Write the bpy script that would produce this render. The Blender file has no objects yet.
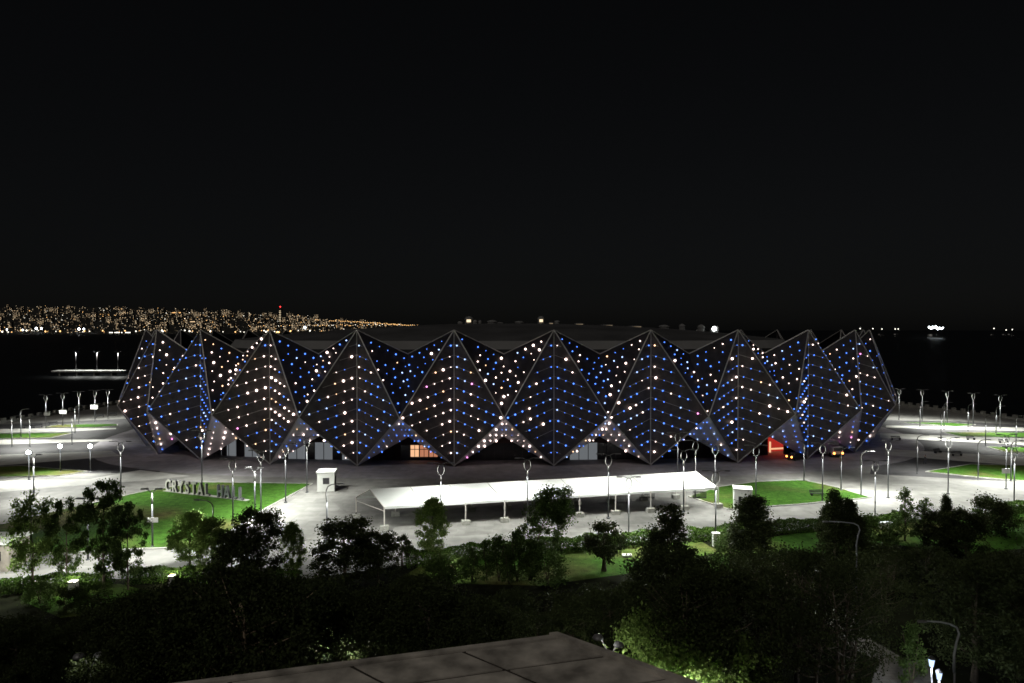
import bpy, math, random
from mathutils import Vector, Matrix
R = math.radians
PI = math.pi
scene = bpy.context.scene
col = scene.collection
random.seed(11)

# ------------------------------------------------------------------ camera
W_, H_, F_, CZ, HOR = 1024, 683, 683.0, 26.0, 330.0
PITCH = math.atan((H_ / 2 - HOR) / F_)
cam_d = bpy.data.cameras.new('camera')
cam = bpy.data.objects.new('camera', cam_d)
col.objects.link(cam)
cam.location = (0, 0, CZ)
cam.rotation_euler = (PI / 2 - PITCH, 0, 0)
cam_d.sensor_width = 36.0
cam_d.lens = 36.0 * F_ / W_
cam_d.clip_start = 0.5
cam_d.clip_end = 60000
scene.camera = cam


def ground_at(px, py, z=0.0):
    """the place on the level z that the photograph shows at a pixel"""
    xc, yc = (px - W_ / 2) / F_, -(py - H_ / 2) / F_
    d = Vector((xc, math.cos(PITCH) + yc * math.sin(PITCH), -math.sin(PITCH) + yc * math.cos(PITCH)))
    return Vector((0, 0, CZ)) + d * ((z - CZ) / d.z)


def depth_at(px, py, D):
    xc, yc = (px - W_ / 2) / F_, -(py - H_ / 2) / F_
    d = Vector((xc, math.cos(PITCH) + yc * math.sin(PITCH), -math.sin(PITCH) + yc * math.cos(PITCH)))
    return Vector((0, 0, CZ)) + d * (D / d.y)


# ------------------------------------------------------------------ materials
def new_mat(name):
    m = bpy.data.materials.new(name)
    m.use_nodes = True
    nt = m.node_tree
    return m, nt, nt.nodes, nt.links, nt.nodes['Principled BSDF']


def mat(name, c, rough=0.7, metal=0.0, var=0.25, scale=1.5, bump=0.0, c2=None, detail=5.0, spec=0.3, coords='Object'):
    m, nt, N, L, b = new_mat(name)
    tc = N.new('ShaderNodeTexCoord')
    nz = N.new('ShaderNodeTexNoise')
    nz.inputs['Scale'].default_value = scale
    nz.inputs['Detail'].default_value = detail
    L.new(tc.outputs[coords], nz.inputs['Vector'])
    rp = N.new('ShaderNodeValToRGB')
    c2 = c2 or tuple(min(1, x * (1 + var)) for x in c)
    c1 = tuple(x * (1 - var) for x in c)
    rp.color_ramp.elements[0].position = 0.3
    rp.color_ramp.elements[0].color = (*c1, 1)
    rp.color_ramp.elements[1].position = 0.7
    rp.color_ramp.elements[1].color = (*c2, 1)
    L.new(nz.outputs['Fac'], rp.inputs['Fac'])
    L.new(rp.outputs['Color'], b.inputs['Base Color'])
    b.inputs['Roughness'].default_value = rough
    b.inputs['Metallic'].default_value = metal
    b.inputs['Specular IOR Level'].default_value = spec
    if bump:
        bp = N.new('ShaderNodeBump')
        bp.inputs['Strength'].default_value = bump
        L.new(nz.outputs['Fac'], bp.inputs['Height'])
        L.new(bp.outputs['Normal'], b.inputs['Normal'])
    return m


def emit(name, c, s, sample=True):
    m, nt, N, L, b = new_mat(name)
    N.remove(b)
    e = N.new('ShaderNodeEmission')
    e.inputs['Color'].default_value = (*c, 1)
    e.inputs['Strength'].default_value = s
    L.new(e.outputs[0], N['Material Output'].inputs['Surface'])
    if not sample:
        m.cycles.emission_sampling = 'NONE'
    return m


def leaf_mat(name, c1, c2, rough=0.6, trans=0.25):
    m, nt, N, L, b = new_mat(name)
    g = N.new('ShaderNodeNewGeometry')
    rp = N.new('ShaderNodeValToRGB')
    rp.color_ramp.elements[0].color = (*c1, 1)
    rp.color_ramp.elements[1].color = (*c2, 1)
    L.new(g.outputs['Random Per Island'], rp.inputs['Fac'])
    L.new(rp.outputs['Color'], b.inputs['Base Color'])
    b.inputs['Roughness'].default_value = rough
    b.inputs['Specular IOR Level'].default_value = 0.06
    t = N.new('ShaderNodeBsdfTranslucent')
    L.new(rp.outputs['Color'], t.inputs['Color'])
    mx = N.new('ShaderNodeMixShader')
    mx.inputs[0].default_value = trans
    L.new(b.outputs[0], mx.inputs[1])
    L.new(t.outputs[0], mx.inputs[2])
    L.new(mx.outputs[0], N['Material Output'].inputs['Surface'])
    return m


def paving_mat(name, c, c_joint, tile, rough=0.75, stain=0.35):
    """paving: stained blotches at two sizes plus a tile pattern"""
    m, nt, N, L, b = new_mat(name)
    tc = N.new('ShaderNodeTexCoord')
    br = N.new('ShaderNodeTexBrick')
    br.inputs['Color1'].default_value = (*c, 1)
    br.inputs['Color2'].default_value = (*[x * 0.82 for x in c], 1)
    br.inputs['Mortar'].default_value = (*c_joint, 1)
    br.inputs['Scale'].default_value = 1.0
    br.inputs['Brick Width'].default_value = tile
    br.inputs['Row Height'].default_value = tile * 0.5
    br.inputs['Mortar Size'].default_value = tile * 0.02
    L.new(tc.outputs['Object'], br.inputs['Vector'])
    prev = br.outputs['Color']
    for sc, lo in ((0.07, 1 - stain), (0.6, 1 - stain * 0.6)):
        nz = N.new('ShaderNodeTexNoise')
        nz.inputs['Scale'].default_value = sc
        nz.inputs['Detail'].default_value = 6
        L.new(tc.outputs['Object'], nz.inputs['Vector'])
        mr = N.new('ShaderNodeMapRange')
        mr.inputs['From Min'].default_value = 0.35
        mr.inputs['From Max'].default_value = 0.65
        mr.inputs['To Min'].default_value = lo
        mr.inputs['To Max'].default_value = 1.08
        L.new(nz.outputs['Fac'], mr.inputs['Value'])
        mx = N.new('ShaderNodeMix')
        mx.data_type = 'RGBA'
        mx.blend_type = 'MULTIPLY'
        mx.inputs['Factor'].default_value = 1
        L.new(prev, mx.inputs['A'])
        L.new(mr.outputs[0], mx.inputs['B'])
        prev = mx.outputs['Result']
    L.new(prev, b.inputs['Base Color'])
    b.inputs['Roughness'].default_value = rough
    b.inputs['Specular IOR Level'].default_value = 0.25
    return m


M = dict(
    plaza=paving_mat('plaza_paving', (0.25, 0.245, 0.23), (0.2, 0.2, 0.185), 2.4),
    apron=paving_mat('apron_asphalt', (0.3, 0.285, 0.3), (0.25, 0.237, 0.25), 6.0),
    road=paving_mat('road_concrete', (0.28, 0.277, 0.26), (0.23, 0.228, 0.21), 5.0, stain=0.3),
    path=paving_mat('garden_path', (0.3, 0.29, 0.27), (0.14, 0.14, 0.13), 0.8),
    kerb=mat('kerb_stone', (0.36, 0.35, 0.33), 0.8),
    grass=None,
    soil=mat('park_soil', (0.012, 0.014, 0.007), 0.95, spec=0.02, scale=0.5, var=0.5),
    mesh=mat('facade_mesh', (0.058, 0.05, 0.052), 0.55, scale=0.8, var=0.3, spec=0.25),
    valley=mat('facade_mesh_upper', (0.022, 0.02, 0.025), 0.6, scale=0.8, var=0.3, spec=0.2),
    soffit=mat('soffit_membrane', (0.6, 0.59, 0.64), 0.6, scale=0.6, var=0.12),
    frame=mat('frame_steel', (0.4, 0.39, 0.38), 0.45, metal=0.2, var=0.1),
    cable=mat('cable_grey', (0.4, 0.38, 0.38), 0.5, var=0.1),
    led_white=emit('led_warm_white', (1.0, 0.76, 0.68), 5.0),
    led_warm=emit('led_amber', (1.0, 0.6, 0.34), 3.6),
    led_blue=emit('led_blue', (0.08, 0.235, 1.0), 3.2),
    led_pale=emit('led_pale_blue', (0.4, 0.56, 1.0), 2.8),
    led_pink=emit('led_pink', (1.0, 0.3, 0.75), 3.5),
    dome=mat('roof_membrane', (0.065, 0.065, 0.068), 0.8, scale=0.12, var=0.3, detail=8),
    fascia=mat('roof_fascia', (0.2, 0.2, 0.2), 0.7, scale=0.2, var=0.1),
    deck=mat('roof_deck', (0.04, 0.04, 0.042), 0.9),
    body=mat('hall_body', (0.035, 0.012, 0.012), 0.7, scale=0.3),
    glass=mat('dark_glass', (0.03, 0.03, 0.035), 0.12, spec=0.6, var=0.1),
    panel=mat('pale_panel', (0.6, 0.61, 0.62), 0.5, var=0.08),
    panelglow=emit('pale_panel_glow', (.8, .86, .92), .17),  # pale door panels, given a weak glow so they show bright
    warmdim=emit('warm_window_dim', (1.0, .4, .22), .5),
    warmwin=emit('warm_window', (1.0, 0.55, 0.3), 1.0),
    redglow=emit('red_wall_glow', (1.0, 0.06, 0.04), 0.4),  # red light on the entrance back wall, made as emission
    post=mat('lamp_post_grey', (0.09, 0.093, 0.1), 0.45, metal=0.3, var=0.1),
    postw=mat('lamp_post_pale', (0.1, 0.1, 0.097), 0.45, var=0.08),
    head=mat('lamp_head_grey', (0.16, 0.16, 0.165), 0.4, metal=0.2, var=0.1),
    lens=emit('lamp_lens', (0.93, 1.0, 0.95), 9.0),
    lensw=emit('lamp_lens_dazzling', (0.85, 0.94, 1.0), 32.0),
    bollard=emit('bollard_lamp', (1.0, .7, .4), 4.0),
    lantern=emit('lantern_glass', (0.55, 0.72, 1.0), 1.6),
    tent=mat('tent_membrane', (0.7, 0.72, 0.7), 0.55, var=0.03, scale=0.6),
    tentpost=mat('tent_post', (0.62, 0.58, 0.54), 0.5, var=0.08),
    concrete=mat('concrete_block', (0.32, 0.32, 0.29), 0.9, var=0.2, scale=3),
    white=mat('white_paint', (0.74, 0.75, 0.72), 0.5, var=0.06),
    letter=mat('letter_face', (0.66, 0.65, 0.6), 0.5, var=0.06),
    lettergrey=mat('letter_bluegrey', (0.32, 0.34, 0.36), 0.5, var=0.06),
    dark=mat('dark_metal', (0.025, 0.025, 0.027), 0.5, var=0.2),
    slab=mat('roof_slab_concrete', (0.43, 0.4, 0.355), 0.9, scale=0.9, var=0.5, detail=12, bump=0.25),
    joint=mat('slab_joint', (0.045, 0.038, 0.032), 0.95),
    bwall=mat('low_building_wall', (0.3, 0.27, 0.23), 0.9),
    bark=mat('bark', (0.1, 0.08, 0.06), 0.9, scale=4, var=0.4),
    barkpale=mat('pale_bark', (0.3, 0.23, 0.16), 0.9, scale=4, var=0.35),
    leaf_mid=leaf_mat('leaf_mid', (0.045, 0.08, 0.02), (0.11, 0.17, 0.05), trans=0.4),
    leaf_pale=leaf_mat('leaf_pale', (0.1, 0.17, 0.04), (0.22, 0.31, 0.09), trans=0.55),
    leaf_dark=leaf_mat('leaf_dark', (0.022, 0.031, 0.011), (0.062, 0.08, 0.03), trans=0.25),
    leaf_hedge=leaf_mat('leaf_hedge', (0.04, 0.085, 0.014), (0.09, 0.16, 0.03), trans=0.1),
    water=mat('sea_water', (0.003, 0.004, 0.005), 0.5, scale=0.05, var=0.3, bump=0.3, spec=0.22),
    hill=mat('hill_ground', (0.03, 0.03, 0.027), 0.95, scale=0.002),
    city=mat('city_wall', (0.05, 0.045, 0.04), 0.9, scale=0.05),
    cw1=emit('city_window_warm', (1.0, 0.7, 0.4), 2.0, False),
    cw2=emit('city_window_white', (1.0, 0.8, 0.52), 1.4, False),
    cw3=emit('city_window_dim', (1.0, 0.74, 0.46), 0.4, False),
    cor=emit('city_lamp_orange', (1.0, 0.55, 0.2), 3.2, False),
    cwh=emit('city_lamp_white', (1.0, 0.95, 0.82), 3.4, False),
    cbr=emit('city_floodlight', (0.86, 0.93, 1.0), 14.0, False),
    cred=emit('city_red_beacon', (1.0, 0.04, 0.04), 4.0, False),
    amber=emit('vehicle_amber', (1.0, 0.3, 0.06), 9.0),
    redl=emit('vehicle_red', (1.0, 0.06, 0.03), 5.0),
    cloth=mat('dark_cloth', (0.02, 0.02, 0.025), 0.9),
    skin=mat('skin', (0.35, 0.2, 0.14), 0.6),
    tyre=mat('tyre_rubber', (0.015, 0.015, 0.015), 0.9),
    truckbody=mat('truck_body', (0.5, 0.5, 0.5), 0.5),
)


def grass_mat():
    m, nt, N, L, b = new_mat('lawn_grass')
    tc = N.new('ShaderNodeTexCoord')
    prev = None
    for sc, det, c1, c2, lo, hi in ((0.06, 4, (.085, .085, .03), (.042, .105, .016), .38, .52), (1.1, 9, (.62, .62, .62), (1.25, 1.25, 1.2), .3, .7), (7.0, 6, (.6, .6, .6), (1.3, 1.3, 1.3), .3, .7)):
        nz = N.new('ShaderNodeTexNoise')
        nz.inputs['Scale'].default_value = sc
        nz.inputs['Detail'].default_value = det
        L.new(tc.outputs['Object'], nz.inputs['Vector'])
        rp = N.new('ShaderNodeValToRGB')
        rp.color_ramp.elements[0].position, rp.color_ramp.elements[1].position = lo, hi
        rp.color_ramp.elements[0].color, rp.color_ramp.elements[1].color = (*c1, 1), (*c2, 1)
        L.new(nz.outputs['Fac'], rp.inputs['Fac'])
        if prev is None:
            prev = rp.outputs['Color']
        else:
            mx = N.new('ShaderNodeMix')
            mx.data_type, mx.blend_type = 'RGBA', 'MULTIPLY'
            mx.inputs['Factor'].default_value = 1
            L.new(prev, mx.inputs['A'])
            L.new(rp.outputs['Color'], mx.inputs['B'])
            prev = mx.outputs['Result']
    L.new(prev, b.inputs['Base Color'])
    b.inputs['Roughness'].default_value = .95
    b.inputs['Specular IOR Level'].default_value = .03
    return m


M['grass'] = grass_mat()


# ------------------------------------------------------------------ mesh collector
class MB:
    def __init__(s):
        s.v, s.f, s.mi, s.mats = [], [], [], []

    def _m(s, m):
        if m not in s.mats:
            s.mats.append(m)
        return s.mats.index(m)

    def face(s, pts, m):
        n = len(s.v)
        s.v += [tuple(p) for p in pts]
        s.f.append(tuple(range(n, n + len(pts))))
        s.mi.append(s._m(m))

    def mesh(s, vs, fs, m):
        n, k = len(s.v), s._m(m)
        s.v += [tuple(p) for p in vs]
        s.f += [tuple(i + n for i in f) for f in fs]
        s.mi += [k] * len(fs)

    def box(s, c, d, m, rz=0.0, taper=1.0):
        ca, sa = math.cos(rz), math.sin(rz)
        vs = []
        for z in (-1, 1):
            t = taper if z > 0 else 1
            for x, y in ((-1, -1), (1, -1), (1, 1), (-1, 1)):
                X, Y = x * d[0] / 2 * t, y * d[1] / 2 * t
                vs.append((c[0] + X * ca - Y * sa, c[1] + X * sa + Y * ca, c[2] + z * d[2] / 2))
        s.mesh(vs, [(3, 2, 1, 0), (4, 5, 6, 7), (0, 1, 5, 4), (1, 2, 6, 5), (2, 3, 7, 6), (3, 0, 4, 7)], m)

    def tube(s, pts, r, m, n=8, closed=False):
        pts = [Vector(p) for p in pts]
        rs = r if isinstance(r, (list, tuple)) else [r] * len(pts)
        vs, fs, K = [], [], len(pts)
        ref = None
        for i, p in enumerate(pts):
            if closed:
                t = pts[(i + 1) % K] - pts[i - 1]
            else:
                t = pts[min(i + 1, K - 1)] - pts[max(i - 1, 0)]
            t.normalize()
            if ref is None:
                ref = Vector((1, 0, 0)) if abs(t.x) < 0.8 else Vector((0, 1, 0))
            a = (ref - t * ref.dot(t)).normalized()
            ref = a
            b = t.cross(a)
            for j in range(n):
                an = 2 * PI * j / n
                vs.append(p + (a * math.cos(an) + b * math.sin(an)) * rs[i])
        for i in range(K if closed else K - 1):
            i2 = (i + 1) % K
            for j in range(n):
                fs.append((i * n + j, i * n + (j + 1) % n, i2 * n + (j + 1) % n, i2 * n + j))
        if not closed:
            fs.append(tuple(reversed(range(n))))
            fs.append(tuple((K - 1) * n + j for j in range(n)))
        s.mesh(vs, fs, m)

    def lathe(s, c, prof, m, n=12):
        vs, fs = [], []
        for r, z in prof:
            for j in range(n):
                an = 2 * PI * j / n
                vs.append((c[0] + r * math.cos(an), c[1] + r * math.sin(an), c[2] + z))
        for i in range(len(prof) - 1):
            for j in range(n):
                fs.append((i * n + j, i * n + (j + 1) % n, (i + 1) * n + (j + 1) % n, (i + 1) * n + j))
        fs.append(tuple(reversed(range(n))))
        fs.append(tuple((len(prof) - 1) * n + j for j in range(n)))
        s.mesh(vs, fs, m)

    def ball(s, c, r, m, rings=3, n=6):
        prof = [(r * math.sin(PI * (i + .35) / (rings + .7 - 0)), -r * math.cos(PI * (i + .35) / (rings + .7))) for i in range(rings + 1)]
        s.lathe(c, prof, m, n)

    def octa(s, c, r, m):
        x, y, z = c
        vs = [(x + r, y, z), (x - r, y, z), (x, y + r, z), (x, y - r, z), (x, y, z + r), (x, y, z - r)]
        s.mesh(vs, [(0, 2, 4), (2, 1, 4), (1, 3, 4), (3, 0, 4), (2, 0, 5), (1, 2, 5), (3, 1, 5), (0, 3, 5)], m)

    def prism(s, poly, z0, z1, m):
        n = len(poly)
        vs = [(p[0], p[1], z0) for p in poly] + [(p[0], p[1], z1) for p in poly]
        s.mesh(vs, [tuple(range(n, 2 * n)), tuple(reversed(range(n)))] +
               [(i, (i + 1) % n, (i + 1) % n + n, i + n) for i in range(n)], m)

    def build(s, name, parent=None, origin=None, smooth=False):
        o0 = Vector(origin) if origin is not None else Vector((0, 0, 0))
        me = bpy.data.meshes.new(name)
        me.from_pydata([(v[0] - o0.x, v[1] - o0.y, v[2] - o0.z) for v in s.v], [], s.f)
        for m in s.mats:
            me.materials.append(m)
        me.polygons.foreach_set('material_index', s.mi)
        if smooth:
            me.polygons.foreach_set('use_smooth', [True] * len(s.f))
        me.update()
        o = bpy.data.objects.new(name, me)
        col.objects.link(o)
        if parent is not None:
            o.parent = parent
        elif origin is not None:
            o.location = o0
        return o


def tag(o, label=None, cat=None, group=None, kind=None):
    if label:
        o['label'] = label
    if cat:
        o['category'] = cat
    if group:
        o['group'] = group
    if kind:
        o['kind'] = kind
    return o


def thing(name, loc, label, cat, group=None, rz=0.0):
    o = bpy.data.objects.new(name, None)
    o.empty_display_size = 0.3
    col.objects.link(o)
    o.location = loc
    o.rotation_euler = (0, 0, rz)
    return tag(o, label, cat, group)


KIDS = {}


def children(o):
    if o.name not in KIDS:
        KIDS[o.name] = [c for c in bpy.data.objects if c.parent == o]
    return KIDS[o.name]


def copy_tree(o, parent=None):
    c = o.copy()
    col.objects.link(c)
    c.parent = parent
    for ch in children(o):
        copy_tree(ch, c)
    return c


def structure(name, mb, origin=None):
    return tag(mb.build(name, origin=origin), kind='structure')


# ------------------------------------------------------------------ ground and water
sea = MB()
sea.face([(-30000, -3000, -3), (30000, -3000, -3), (30000, 45000, -3), (-30000, 45000, -3)], M['water'])
structure('sea', sea)
shore_left = [(-215, -60), (-190, 60), (-160, 130), (-146, 178), (-143, 191), (-139, 237), (-132, 285)]
shore_right = [(130, 285), (134, 237), (147, 197), (153, 178), (165, 130), (190, 60), (215, -60)]
coast = shore_left + [(-95, 318), (0, 330), (95, 318)] + shore_right
g = MB()
g.prism([(x, y) for x, y in reversed(coast)], -4.5, 0.0, M['plaza'])
structure('ground', g)


def poly_px(pts, z=0.0):
    return [ground_at(x, y, z) for x, y in pts]


def sheet(name, pts, m, z):
    b = MB()
    b.face([(p[0], p[1], z) for p in pts], m)
    o = structure(name, b)
    if o.data.polygons[0].normal.z < 0:
        o.data.flip_normals()
    return o


# hall plan --------------------------------------------------------
NM = 30
T0 = 0.088
CEN = Vector((0, 182.2))


def plan(t, off=0.0):
    def raw(t):
        c = math.cos(t)
        s = (1 - abs(c)) ** 1.5
        d = 182.2 - (52 - 52 * s) * (1 if c > 0 else -1)
        q = abs(math.sin(t))
        q = q if q < .8 else .8 + (q - .8) * .84
        x = 91 * math.copysign(q, math.sin(t))
        return Vector((x, d + 0.022 * x))
    p = raw(t)
    if off:
        q = raw(t + 0.02) - raw(t - 0.02)
        n = Vector((q.y, -q.x)).normalized()
        p = p + n * off
    return p


def at3(p, z):
    return Vector((p.x, p.y, z))


apron = [plan(2 * PI * i / 90, 11) for i in range(90)]
sheet('apron', apron, M['apron'], 0.0085)

M['band'] = paving_mat('road_lamp_band', (0.52, 0.515, 0.48), (0.44, 0.435, 0.4), 5.0, stain=0.25)  # road paving with the bands of lamp light put into its colour
# asphalt beside the hall, darkened for the unlit gaps between lamp bands
M['side'] = paving_mat('side_asphalt_unlit', (0.06, 0.058, 0.06), (0.05, 0.05, 0.05), 6.0)
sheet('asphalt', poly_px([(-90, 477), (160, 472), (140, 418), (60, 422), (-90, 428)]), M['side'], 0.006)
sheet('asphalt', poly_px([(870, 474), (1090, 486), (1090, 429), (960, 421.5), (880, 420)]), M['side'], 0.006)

# roads of pale concrete
sheet('road', poly_px([(-60, 583), (60, 577), (150, 566), (300, 574), (420, 560), (500, 549), (600, 541), (745, 531), (880, 519), (1040, 505),
                       (1100, 492), (1060, 482), (900, 479), (872, 499), (735, 511), (690, 520), (560, 530), (380, 541), (322, 493), (305, 493), (225, 540), (140, 551), (-60, 569)]),
      M['road'], 0.013)
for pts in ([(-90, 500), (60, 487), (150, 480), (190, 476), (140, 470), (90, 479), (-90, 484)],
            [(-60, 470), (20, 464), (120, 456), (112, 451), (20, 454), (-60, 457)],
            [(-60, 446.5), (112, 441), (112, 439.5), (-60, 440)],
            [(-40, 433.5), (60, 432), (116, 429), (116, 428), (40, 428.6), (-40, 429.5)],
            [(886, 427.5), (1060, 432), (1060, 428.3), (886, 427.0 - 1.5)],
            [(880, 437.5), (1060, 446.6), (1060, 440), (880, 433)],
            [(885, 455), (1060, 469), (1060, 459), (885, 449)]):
    sheet('road', poly_px(pts), M['band'], 0.013)  # road strips lightened where the lamp light falls in bands


def lawn(pts, name='lawn', h=0.1):
    p = poly_px(pts)
    b = MB()
    c = sum((Vector(q) for q in p), Vector()) / len(p)
    inner = [q + (c - q).normalized() * 0.3 for q in p]
    n = len(p)
    for i in range(n):
        j = (i + 1) % n
        b.face([(p[i].x, p[i].y, 0), (p[j].x, p[j].y, 0), (p[j].x, p[j].y, h + .04), (p[i].x, p[i].y, h + .04)], M['kerb'])
        b.face([(p[i].x, p[i].y, h + .04), (p[j].x, p[j].y, h + .04), (inner[j].x, inner[j].y, h + .04), (inner[i].x, inner[i].y, h + .04)], M['kerb'])
    structure('kerb', b)
    sheet(name, inner, M['grass'], h)


lawn([(-60, 560), (-60, 537), (0, 525), (66, 509), (143, 492), (200, 482.5), (313, 484), (268, 508), (222, 538), (203, 548), (145, 549.5)])
lawn([(688, 497), (719, 487), (757, 482), (804, 480.5), (835, 487), (872, 498), (800, 505), (728, 510)])
lawn([(40, 427.6), (60, 425), (118, 424.3), (118, 426), (95, 428)])
lawn([(-60, 440), (-60, 434.6), (10, 433.8), (74, 433.2), (52, 438)])
lawn([(-60, 479), (-60, 469), (22, 466), (55, 469), (88, 472), (60, 476)])
lawn([(899, 422.5), (950, 423), (976, 425), (958, 427)])
lawn([(942, 432.5), (1070, 433.3), (1070, 438.5), (960, 437)])
lawn([(986, 447), (1070, 449), (1070, 455), (1005, 452.5)])
lawn([(925, 472), (970, 464.5), (1070, 467), (1070, 485), (985, 478.5)])
# park ground beyond the hedge, towards the viewer
park = poly_px([(-80, 586), (60, 583), (150, 577), (300, 580), (420, 563), (500, 553), (600, 545), (745, 534), (880, 523), (1030, 508.5)])
sheet('park_ground', [Vector((-110, 78, 0))] + park + [Vector((120, 95, 0)), Vector((120, -30, 0)), Vector((-110, -30, 0))], M['soil'], 0.02)
for pts in ([(395, 582), (420, 566), (500, 556), (600, 548), (700, 541), (720, 552), (640, 572), (540, 586)],
            [(20, 600), (25, 588), (120, 584), (150, 592), (120, 612), (60, 618)],
            [(700, 575), (720, 545), (800, 533), (880, 527), (905, 535), (860, 560)],
            [(870, 540), (900, 524), (960, 518), (1060, 509), (1060, 545), (960, 555)]):
    sheet('park_lawn', poly_px(pts), M['grass'], 0.026)
sheet('garden_path', poly_px([(792, 560), (806, 558), (838, 600), (872, 640), (912, 664), (890, 668), (846, 645), (812, 610)]), M['path'], 0.034)
sheet('garden_path', poly_px([(878, 664), (928, 660), (936, 692), (868, 692)]), M['path'], 0.03)

# ------------------------------------------------------------------ the hall
hall = thing('arena', (0, 130, 0), 'large faceted arena clad in dark folded mesh panels dotted with white and blue lights', 'arena')
HO = Vector((0, 130, 0))
ZA, ZC, ZV, ZP = 26.0, 10.0, 21.3, 5.0


def hb(mb, name, parent=hall, smooth=False):
    return mb.build(name, parent, HO, smooth)


def tri_in(p, a, b, c):
    v0, v1, v2 = b - a, c - a, p - a
    d00, d01, d11, d20, d21 = v0.dot(v0), v0.dot(v1), v1.dot(v1), v2.dot(v0), v2.dot(v1)
    den = d00 * d11 - d01 * d01
    v = (d11 * d20 - d01 * d21) / den
    w = (d00 * d21 - d01 * d20) / den
    return v > 0.02 and w > 0.02 and v + w < 0.985


rl = random.Random(5)


BULBS = []


def bulb(panel, p, pw, pink=0.0, sc=1.0):
    x = rl.random()
    if x < pink:
        r, m = 0.17, 'led_pink'
    elif rl.random() < pw * .86:
        if rl.random() < 0.12:
            r, m = rl.uniform(.1, .17), 'led_warm'
        else:
            r, m = rl.choice((0.09, 0.11, 0.13, 0.15, 0.17, 0.2, .24)), 'led_white'
    else:
        y = rl.random()
        if y < 0.04:
            r, m = 0.14, 'led_white'
        elif y < 0.16:
            r, m = 0.15, 'led_pale'
        else:
            r, m = rl.choice((0.08, 0.1, 0.12, 0.14, .165)), 'led_blue'
    BULBS.append((r * sc / (p.y + abs(p.x) * .2), r * sc, m, p.copy(), panel))


def outward(n, ref):
    n.normalize()
    return n if n.dot(ref) > 0 else -n


# chance of a white light: upper, middle, lower third, per module and half
CW = {-7: ((.2,) * 3, (.2,) * 3), -6: ((.2, .2, .2), (.2, .2, .2)), -5: ((.15, .55, .8), (.7, .8, .6)), -4: ((.04, .04, .1), (.03, .06, .1)),
      -3: ((.85, .9, .6), (.45, .75, .15)), -2: ((.85, .6, .55), (.45, .08, .2)), -1: ((.9, .9, .5), (.6, .4, .3)),
      0: ((.15, .35, .05), (.4, .05, .12)), 1: ((.05, .45, .5), (.25, .12, .4)), 2: ((.4, .2, .1), (.7, .5, .3)),
      3: ((.04, .1, .1), (.05, .12, .05)), 4: ((.3, .2, .1), (.4, .3, .1)), 5: ((.2,) * 3, (.2,) * 3), 6: ((.2,) * 3, (.2,) * 3)}
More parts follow.
